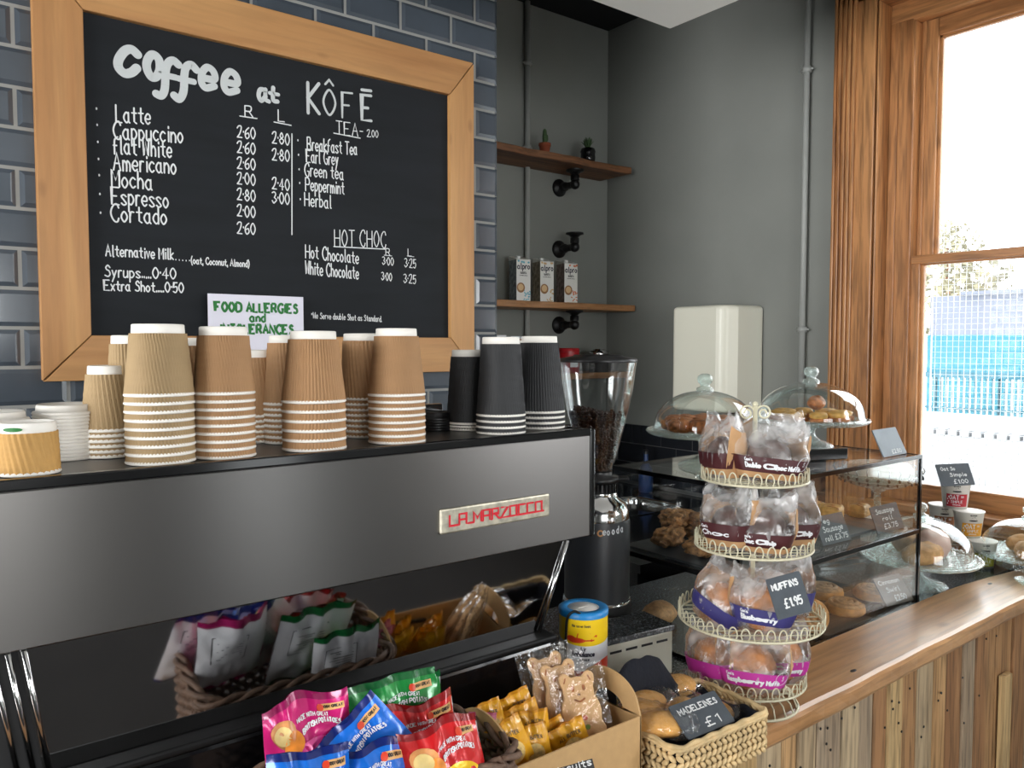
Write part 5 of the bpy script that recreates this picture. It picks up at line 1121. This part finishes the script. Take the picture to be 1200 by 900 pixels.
card((912, 727), (952, 716), (897, 680), 1.097, (('MUFFINS', -.03, .70, .14, .74), ('£1.95', .06, .24, .20, .5)), 'slate card reading MUFFINS leaning on the third tier', wr=1.0, Yp=(.818, .783))
# iced bun beside the stand
p = atZ(783, 734, ZW); lump('iced_bun', (p.x, p.y+.03, ZW+.0005), (.055, .04, .028), M['swirl'], 'iced bun on the granite just left of the wire stand', None, 'bun', 60, .2, 10, .1)
# ---------------------------------------------------------------- dark wicker basket of crisps
def rrect(x0, x1, y0, y1, r, n=6):
    P = []
    for cx, cy, a0 in ((x1-r, y0+r, -90), (x1-r, y1-r, 0), (x0+r, y1-r, 90), (x0+r, y0+r, 180)):
        for k in range(n+1): a = R(a0+90*k/n); P.append((cx+r*math.cos(a), cy+r*math.sin(a)))
    return P
def along(P, n):
    """n points evenly spaced round the closed outline P, with outward normals"""
    L = []; tot = 0
    for a, b in zip(P, P[1:]+P[:1]): d = math.hypot(b[0]-a[0], b[1]-a[1]); L.append(d); tot += d
    out = []; i = 0; acc = 0
    for k in range(n):
        s = tot*k/n
        while acc+L[i] < s: acc += L[i]; i += 1
        a, b = P[i], P[(i+1) % len(P)]; f = (s-acc)/max(L[i], 1e-9); d = Vector((b[0]-a[0], b[1]-a[1], 0)).normalized()
        out.append((Vector((a[0]+(b[0]-a[0])*f, a[1]+(b[1]-a[1])*f, 0)), Vector((d.y, -d.x, 0)), d))
    return out
wb = thing('wicker_basket', 'dark brown wicker basket full of crisp packets in front of the machine', 'basket', (.50, .925, ZB)); HB = .150
q = MB(); ns = 64
for lay in range(15):
    z = .008+lay*(HB-.016)/14; fl = 1+.10*(z/HB)
    P = rrect(-.15*fl, .15*fl, -.082*fl, .082*fl, .035); pts = along(P, ns*4); L = []
    for k, (p, n_, d) in enumerate(pts): L.append(p+n_*(.0042*math.sin(k*math.pi/4+lay*math.pi))+Vector((0, 0, z+.0015*math.sin(k*.7+lay))))
    q.tube(L, .0046, 6, closed=True)
q.build('woven_side', M['wick'], wb)
q = MB(); P0 = along(rrect(-.15, .15, -.082, .082, .035), ns); P1 = along(rrect(-.165, .165, -.0905, .0905, .038), ns)
for (a, n0, _), (b, n1, _) in zip(P0, P1): q.tube([a, b+Vector((0, 0, HB))], .0028, 5)
q.build('stake', M['wick'], wb)
q = MB(); pts = along(rrect(-.166, .166, -.091, .091, .038), 160)
for ph in (0, 2.1, 4.2): q.tube([p+n_*(.007*math.sin(k*.34+ph))+Vector((0, 0, HB+.007*math.cos(k*.34+ph))) for k, (p, n_, d) in enumerate(pts)], .0048, 6, closed=True)
q.build('braided_rim', M['wick'], wb)
q = MB(); q.box(-.14, .14, -.075, .075, 0, .008); q.build('basket_floor', M['wick'], wb)
# ---------------------------------------------------------------- crisp packets
def packet(top, w, h, th, yaw, roll, lean, mats, label, seed=0, art='crisp', group=None, bend=0.0, name='crisp_packet', cat='crisp packet', mode=None):
    """sealed pillow bag hanging from its top seam centre at 'top'; mats = base, dark band, accent"""
    t = thing(name, label, cat, M=T(*top) @ RZ(yaw) @ RY(roll) @ RX(lean), group=group); off = Vector((seed*5.7, seed*1.3, 0))
    def f(s, tt, k=0.0, side=-1):
        sm = 1-abs(s)**2.6; e = max(0, min(1, min(tt, 1-tt)/.34)); bl = (max(sm, 0)**.75)*(1-(1-e)**2)
        x = s*w/2*(1-.07*bl); z = -h*(1-tt)
        cr = (1-e)*.4+.6
        ks = min(1, w/.115); nz = ks*(noise.noise(Vector((s*2.6, tt*3.2, side*3.0))+off)*.006*cr+noise.noise(Vector((s*6, tt*7, side*2.0))+off)*.0028)
        ridge = ks*.004*math.sin(s*9+seed)*math.exp(-((1-tt)/.22)**2)+ks*.004*math.sin(s*8+2+seed)*math.exp(-(tt/.22)**2)
        wave = bend*math.sin(s*math.pi*.9+seed*.7)*math.exp(-((1-tt)/.3)**2)
        y = side*(th/2*bl)+nz*(.5+sm)*.9+ridge+wave
        return (x, y+side*(k+.0004), z+ks*.006*math.sin(s*4+seed)*math.exp(-((1-tt)/.15)**2)*(1 if bend else .3))
    q = MB(); q.grid(lambda a, b: f(-1+2*a, b), 26, 34, matfn=lambda a, b: 1 if (b > .93 or b < .05) else 0); q.build('packet_front', [mats[0], mats[1]], t)
    q = MB(); q.grid(lambda a, b: f(-1+2*a, b, 0, 1), 22, 28, flip=True, matfn=lambda a, b: 1 if (b > .93 or b < .05) else 0); bk = q.build('packet_back', [mats[3] if len(mats) > 3 else mats[0], mats[1]], t)
    if len(mats) > 3:
        q = MB(); fb = lambda x, y: f(-2*x/w, y/h, .0012, 1); panel(q, fb, -w*.12, w*.36, h*.48, h*.82, 0, 8, 8); q.build('nutrition_panel', M['whitep'], t)
        q = MB(); fb2 = lambda x, y: f(-2*x/w, y/h, .002, 1); ribbon(q, [[(-w*.12, h*.48), (w*.36, h*.48), (w*.36, h*.82), (-w*.12, h*.82), (-w*.12, h*.48)]], .0006, fb2)
        for k in range(7): ribbon(q, [[(-w*.06, h*(.54+.036*k)), (w*(.30-.05*(k % 3)), h*(.54+.036*k))]], .0006, fb2)
        q.build('nutrition_print', M['blackink'], t)
    fn = lambda x, y: f(2*x/w, y/h, .0012); f2 = lambda x, y: f(2*x/w, y/h, .0020); f3 = lambda x, y: f(2*x/w, y/h, .0028)
    if art == 'crisp':
        q = MB(); disc(q, fn, w*.08, h*.47, w*.36, h*.20, 0, 26); q.build('brand_roundel', mats[2], t)
        q = MB(); disc(q, fn, -w*.29, h*.755, w*.14, h*.12, 0, 18, .4, .06); disc(q, f2, -w*.20, h*.665, w*.11, h*.105, 1, 18, -.5, .06); disc(q, f2, -w*.31, h*.745, w*.10, h*.08, 2, 16, .4); q.build('potato_picture', [M['potato'], M['crispo'], M['potato2']], t)
        q = MB(); 
        txt = 'BRITISH POTATOES'; ls_, W_ = strokes(txt, h*.036, .8)
        ribbon(q, [[(a/W_*w*.46-w*.08, b+h*.715+h*.05*math.sin(a/W_*math.pi)) for a, b in l] for l in ls_], .00075, f2, 0, 0)
        ls_, W_ = strokes('MADE WITH GREAT', h*.028, .8)
        ribbon(q, [[(a/W_*w*.38-w*.12, b+h*.80+h*.025*math.sin(a/W_*math.pi)) for a, b in l] for l in ls_], .0005, f2, 0, 0)
        write(q, 'WALKERS', w*.08, h*.42, h*.085, .0021, f3, 0, align='c', width=w*.62); q.build('packet_lettering', M['whitep'], t)
        q = MB(); panel(q, fn, w*.16, w*.44, h*.845, h*.905, 0, 6, 2); disc(q, f2, w*.18, h*.875, h*.032, h*.032, 1, 14); ls_ = []
        write(q, '100% GREAT', w*.22, h*.868, h*.022, .0005, f2, 2, width=w*.2, cap=0); q.build('taste_badge', [M['crispo2'], M['redp'], M['blackink']], t)
    return t
M['potato'] = mat('potato_skin_print', (206, 140, 84), .35, var=.4, vscale=40); M['potato2'] = mat('potato_flesh_print', (224, 196, 128), .35, var=.2, vscale=40)
M['crispo'] = mat('orange_crisp_print', (236, 140, 52), .35, var=.3, vscale=60); M['crispo2'] = mat('badge_print', (228, 176, 112), .4)
silver = mat('silver_packet_back', (232, 233, 238), .3, .25, bump=.5, bscale=30)
pink = (foil('pink_foil', (206, 30, 116)), foil('dark_pink_foil', (150, 20, 86)), foil('light_pink_foil', (228, 70, 150)), silver)
blue = (foil('blue_foil', (24, 110, 214)), foil('navy_foil', (22, 38, 110)), foil('light_blue_foil', (40, 140, 236)), silver)
green = (foil('green_foil', (26, 138, 60)), foil('dark_green_foil', (18, 98, 48)), foil('lime_foil', (84, 178, 52)), silver)
red = (foil('red_foil', (206, 30, 34)), foil('dark_red_foil', (140, 22, 26)), foil('sun_yellow_foil', (250, 196, 20)), silver)
def tp(u, v, Y): p = atY(u, v, Y); return (p.x, p.y, p.z)
packet(tp(473, 797, 1.002), .118, .15, .020, 2, -3, -6, green, 'green crisp packet whose corner shows behind the front green one', 21, bend=.004)
packet(tp(459, 792, .968), .136, .165, .030, -4, 0, -14, green, 'green crisp packet standing upright at the back of the basket', 1)
packet(tp(354, 815, .960), .112, .155, .036, -6, -3, -14, pink, 'pink crisp packet with a folded top at the left', 2, bend=.012)
packet(tp(395, 850, .925), .118, .16, .030, -6, -38, -16, blue, 'blue crisp packet rolled diagonally across the pink one', 3)
packet(tp(481, 823, .930), .122, .16, .032, -6, -2, -16, red, 'red crisp packet behind the front red one', 4, bend=.008)
packet(tp(362, 878, .885), .100, .15, .034, -10, 4, -16, blue, 'blue crisp packet at the front left of the basket', 5)
packet(tp(428, 872, .880), .110, .15, .034, -10, 3, -18, blue, 'blue crisp packet at the front centre of the basket', 6, bend=.006)
packet(tp(512, 845, .870), .118, .16, .038, -4, -2, -18, red, 'red crisp packet with yellow roundel nearest the biscuits', 7, bend=.006)
# ---------------------------------------------------------------- kraft carton of biscuits
cb = thing('biscuit_carton', 'kraft carton with arched ends holding biscuits beside the crisps', 'carton', (.79, .93, ZB)); CM = T(-.79, -.93, -ZB)
cx0, cx1, cy0, cy1, cz = .665, .928, .86, 1.005, 1.038
MB(M=CM).box(cx0, cx1, cy0, cy0+.003, ZB, cz).build('front_wall', M['box'], cb, bevel=.0006); MB(M=CM).box(cx0, cx1, cy1-.003, cy1, ZB, cz).build('back_wall', M['box'], cb, bevel=.0006)
MB(M=CM).box(cx0, cx1, cy0, cy1, ZB, ZB+.003).build('carton_floor', M['box'], cb)
for x in (cx0, cx1-.003):
    q = MB(M=CM); ym = (cy0+cy1)/2; hw_ = (cy1-cy0)/2; nA = 18; outer = [(cy0, cz)]+[(ym-hw_*math.cos(math.pi*k/nA)*.94, cz+.055*math.sin(math.pi*k/nA)**.8) for k in range(1, nA)]+[(cy1, cz)]
    inner = [(ym-.034*math.cos(math.pi*k/nA), cz-.004+.022*math.sin(math.pi*k/nA)) for k in range(nA+1)]
    vs = [(x+dx, y, z) for dx in (0, .003) for y, z in outer]+[(x+dx, y, z) for dx in (0, .003) for y, z in inner]; n = nA+1
    fs = []
    for k in range(nA): fs += [(k, k+1, 2*n+k+1, 2*n+k), (n+k, 3*n+k, 3*n+k+1, n+k+1), (k, n+k, n+k+1, k+1), (2*n+k, 2*n+k+1, 3*n+k+1, 3*n+k)]
    fs += [(2*n, 3*n, 3*n+nA, 2*n+nA)]
    q.add(vs, fs)
    q.box(x, x+.003, cy0, ym-.034, ZB, cz); q.box(x, x+.003, ym+.034, cy1, ZB, cz); q.box(x, x+.003, ym-.034, ym+.034, ZB, cz-.004)
    q.build('end_wall', M['box'], cb)
def bpack(u, v, Y, w, h, yaw, roll, lean, label, seed, m=None, pic=True):
    mm = m or (M['ypk'], M['ypk2'], M['ypk2']); w *= 1.12; t = packet(tp(u, v, Y), w, h, .013, yaw, roll, lean, mm, label, seed, art=None, name='biscuit_packet', cat='biscuit packet')
    f = lambda x, y: (x, -.0115, -h+y)
    if pic:
        def f(x, y, k=.0105):
            s = 2*x/w; tt = y/h; sm = max(1-abs(s)**2.6, 0); e = max(0, min(1, min(tt, 1-tt)/.34)); return (x*(1-.07*sm), -(.008*(sm**.75)*(1-(1-e)**2))-.0042, -h*(1-tt))
        q = MB(); disc(q, f, .0, h*.38, w*.30, w*.30, 0, 20); q.build('biscuit_picture', M['bpic'], t)
        q = MB(); g = lambda x, y: (lambda p: (p[0], p[1]-.0008, p[2]))(f(x, y)); ls_, W_ = strokes('ALL BUTTER', h*.075, .8); ribbon(q, [[(a/W_*w*.6-w*.3, b+h*.68+h*.05*math.sin(a/W_*math.pi)) for a, b in l] for l in ls_], .0005, g, 0, 0)
        q.build('packet_lettering', M['blackink'], t)
    return t
M['ypk'] = mat('amber_wrapper', (232, 168, 34), .3, bump=.4, bscale=40, coat=.4); M['ypk2'] = mat('dark_amber_wrapper', (206, 138, 22), .3, bump=.3, bscale=60); M['bpic'] = mat('printed_biscuit', (222, 190, 120), .35, var=.35, vscale=130)
pkp = (mat('pink_wrapper', (206, 122, 150), .35, coat=.3), mat('dark_pink_wrapper', (180, 92, 124), .35), M['whitep'])
BL_ = [(597, 813, .985, .058, .07, -8, -16, -12, 'yellow biscuit packet standing furthest back in the carton', 1), (565, 824, .975, .05, .06, -10, -14, -10, 'yellow biscuit packet peeping out beside the red crisps', 2), (606, 826, .965, .058, .07, -8, -14, -14, 'yellow biscuit packet just in front of the rearmost', 3),
       (622, 832, .945, .05, .065, -20, 0, -18, 'yellow biscuit packet lying level in the middle', 4), (640, 845, .935, .045, .06, -30, -24, -10, 'yellow biscuit packet leaning against the bear biscuit', 5), (587, 846, .915, .052, .075, -12, -20, -8, 'yellow biscuit packet with the large biscuit picture at the front left', 6),
       (620, 849, .912, .046, .065, -25, -10, -8, 'yellow biscuit packet at the front centre of the carton', 7), (660, 848, .908, .058, .065, -14, -18, -8, 'yellow biscuit packet at the front right by the bear', 8)]
for a in BL_: bpack(*a)
bpack(566, 835, .950, .04, .06, -20, 10, -10, 'pink biscuit packet between the red crisps and the yellow packets', 11, pkp, False); bpack(580, 853, .925, .04, .06, -20, -30, -12, 'second pink biscuit packet below the first', 12, pkp, False)
# gingerbread bears in cellophane
def bear(c, yaw, roll, lean, label, seed):
    t = thing('gingerbread_bear', label, 'biscuit', M=T(*c) @ RZ(yaw) @ RY(roll) @ RX(lean))
    def blob(cs): 
        P = []
        for k in range(64):
            a = 2*math.pi*k/64; best = 0; d = (math.cos(a), math.sin(a))
            for x, z, rx, rz in cs:
                A = (d[0]/rx)**2+(d[1]/rz)**2; Bq = -2*(d[0]*x/rx**2+d[1]*z/rz**2); Cq = (x/rx)**2+(z/rz)**2-1; D = Bq*Bq-4*A*Cq
                if D >= 0: best = max(best, (-Bq+math.sqrt(D))/(2*A))
            P.append((best*d[0], best*d[1]))
        return P
    P = blob([(0, -.012, .033, .038), (0, .02, .026, .024), (-.020, .040, .010, .011), (.020, .040, .010, .011), (-.025, -.04, .012, .014), (.025, -.04, .012, .014), (0, 0, .02, .03)])
    q = MB(); n = len(P); q.add([(x, -.0045, z) for x, z in P]+[(x, .0045, z) for x, z in P], [tuple(range(n)), tuple(range(2*n-1, n-1, -1))]+[(i, n+i, n+(i+1) % n, (i+1) % n) for i in range(n)]); q.build('biscuit', M['ginger'], t, bevel=.0025, seg=3)
    fn = lambda x, z: (x, -.0052, z); q = MB()
    for x in (-.009, .009): disc(q, fn, x, .026, .0028, .005)
    disc(q, fn, 0, .016, .0025, .0018); ribbon(q, [_cat([(-.008, .009), (0, .0055), (.008, .009)])], .0015, fn); ribbon(q, [[(-.019, .043), (-.022, .036)]], .0012, fn); ribbon(q, [[(.019, .043), (.022, .036)]], .0012, fn); q.build('face_marks', M['bake2'], t)
    q = MB(); disc(q, fn, .004, -.020, .004, .004, 0, 12); disc(q, fn, .006, -.034, .004, .004, 1, 12); q.build('sweet_button', [mat('orange_sweet', (206, 80, 40), .3), mat('green_sweet', (120, 160, 60), .3)], t)
    off = Vector((seed*3, 1, 0))
    def film(side):
        def f(a, b):
            s = -1+2*a; sm = max(1-abs(s)**3, 0); e = max(0, min(1, min(b, 1-b)/.2)); nz = noise.noise(Vector((s*4, b*6, side))+off)*.006+noise.noise(Vector((s*9, b*12, side))+off)*.004
            return (s*.047, side*(.0085*sm*e+.0015)+nz*(1-.75*sm*e if side < 0 else 1)*(1.0), -.062+.125*b+.004*noise.noise(Vector((s*3, 0, seed))))
        return f
    q = MB(); q.grid(film(-1), 26, 34); q.grid(film(1), 26, 34, flip=True); q.build('cellophane', M['cello'], t)
for i, (u, v, Y, yw, rl, ln) in enumerate(((680, 826, .925, -30, -6, -22), (660, 812, .958, -28, -12, -16), (645, 802, .985, -30, -14, -10))):
    bear(tp(u, v, Y), yw, rl, ln, ('cellophane-wrapped gingerbread bear facing front in the carton', 'wrapped gingerbread bear directly behind the front bear', 'wrapped gingerbread bear furthest back against the machine')[i], i+1)
card((637, 927), (699, 908), (629, 893), 0, (('Biscuits', .06, .40, .26, .78),), 'black rounded card reading Biscuits on the carton front', .006, M['matt'], 1.0, Yp=(.848, .848))
# ---------------------------------------------------------------- seagrass basket of madeleines
SB = thing('seagrass_basket', 'pale woven seagrass basket of madeleines at the bar front edge', 'basket', M=T(1.073, .882, ZB+.0005) @ RZ(-2)); bw, bd_, bh = .118, .080, .074
q = MB(); rows_ = 6; P = rrect(-bw, bw, -bd_, bd_, .016)
for lay in range(rows_):
    z = .008+lay*.0118; N = 58; pts = along(P, N)
    for k, (p, n_, d) in enumerate(pts):
        sg = 1 if lay % 2 else -1; ang = math.degrees(math.atan2(d.y, d.x))
        q.ell((0, 0, 0), (.0092, .0045, .0046), 8, 5, M=T(p.x, p.y, z) @ RZ(ang) @ RY(-sg*38))
q.build('braided_wall', M['sea'], SB)
q = MB(); q.tube([p+Vector((0, 0, bh+.0015*math.sin(k*1.3))) for k, (p, n_, d) in enumerate(along(P, 90))], .0042, 7, closed=True); q.tube([p+n_*.003+Vector((0, 0, bh-.004)) for k, (p, n_, d) in enumerate(along(P, 90))], .003, 6, closed=True); q.build('bound_rim', M['sea'], SB)
MB().box(-bw+.008, bw-.008, -bd_+.008, bd_-.008, 0, .006).build('basket_floor', M['sea'], SB)
def cloth(a, b):
    x = -bw*.9+bw*1.8*a; y = -bd_*.9+bd_*1.8*b; hump = .085*math.exp(-((a-.30)/.38)**4)*max(0, (b-.72)/.28)**.7
    edge = max(abs(2*a-1), abs(2*b-1)); z = .016+.05*max(0, (edge-.72)/.28)**1.2+hump
    z += .010*noise.noise(Vector((x*22, y*22, 1)))+.006*noise.noise(Vector((x*50, y*50, 4))); return (x, y+.012*hump/.085, max(z, .008))
q = MB(); q.grid(cloth, 44, 34); o = q.build('napkin', M['navy'], solid=.002); o.matrix_world = SB.matrix_world.copy() if False else T(1.073, .882, ZB+.0005) @ RZ(-2); tag(o, 'crumpled navy cloth lining the seagrass basket', 'cloth')
def madeleine(c, rz, tilt, label, seed, r=(.040, .025, .017)):
    t = thing('madeleine', label, 'cake', M=T(*c) @ RZ(rz) @ RX(tilt)); off = Vector((seed, 0, 0))
    q = MB(); q.ell((0, 0, 0), r, 26, 14, fn=lambda d: (1-.16*d.x)*(1+(.06*math.cos(math.atan2(d.y, d.x+1.3)*16) if d.z < 0 else .03*noise.noise(d*3+off)))); q.build('sponge', M['madel'], t)
    q = MB()
    def f(a, b):
        an = 2*math.pi*a; s = -1+2*b; k = (1-abs(s)**4)**.5*.9+.10; nz = noise.noise(Vector((math.cos(an)*2, math.sin(an)*2, s*5))+off)*.004*(1+2*abs(s)**3)
        return (s*r[0]*1.45, (r[1]*1.12*k+nz)*math.cos(an), (r[2]*1.2*k*(1 if abs(s) < .8 else .5)+nz)*math.sin(an))
    q.grid(f, 22, 22); q.build('cellophane', M['cello'], t); return t
ML = [((797, 803), .965, -12, 22, 'madeleine at the top back of the seagrass basket'), ((760, 817), .935, -25, 15, 'madeleine left of centre beside the back one'), ((738, 824), .905, -60, 15, 'madeleine nearest the carton end'), ((776, 850), .865, -42, 25, 'madeleine in the front left corner of the basket'), ((851, 832), .885, -55, 25, 'madeleine at the right behind the price card'), ((800, 830), .90, 10, 8, 'madeleine mostly hidden behind the price card')]
for i, ((u, v), Y, rz, tl_, lb) in enumerate(ML):
    p = atY(u, v, Y); p.x = min(max(p.x, .99), 1.15); madeleine((p.x, Y, min(max(p.z, ZB+.05), ZB+.085)), rz, tl_, lb, i)
card((808, 867), (862, 845), (783, 828), 0, (('MADELEINES', .0, .66, .16, .8), ('£1', .1, .14, .22, .3)), 'slate card reading MADELEINES in the seagrass basket', wr=.9, Yp=(.815, .812))
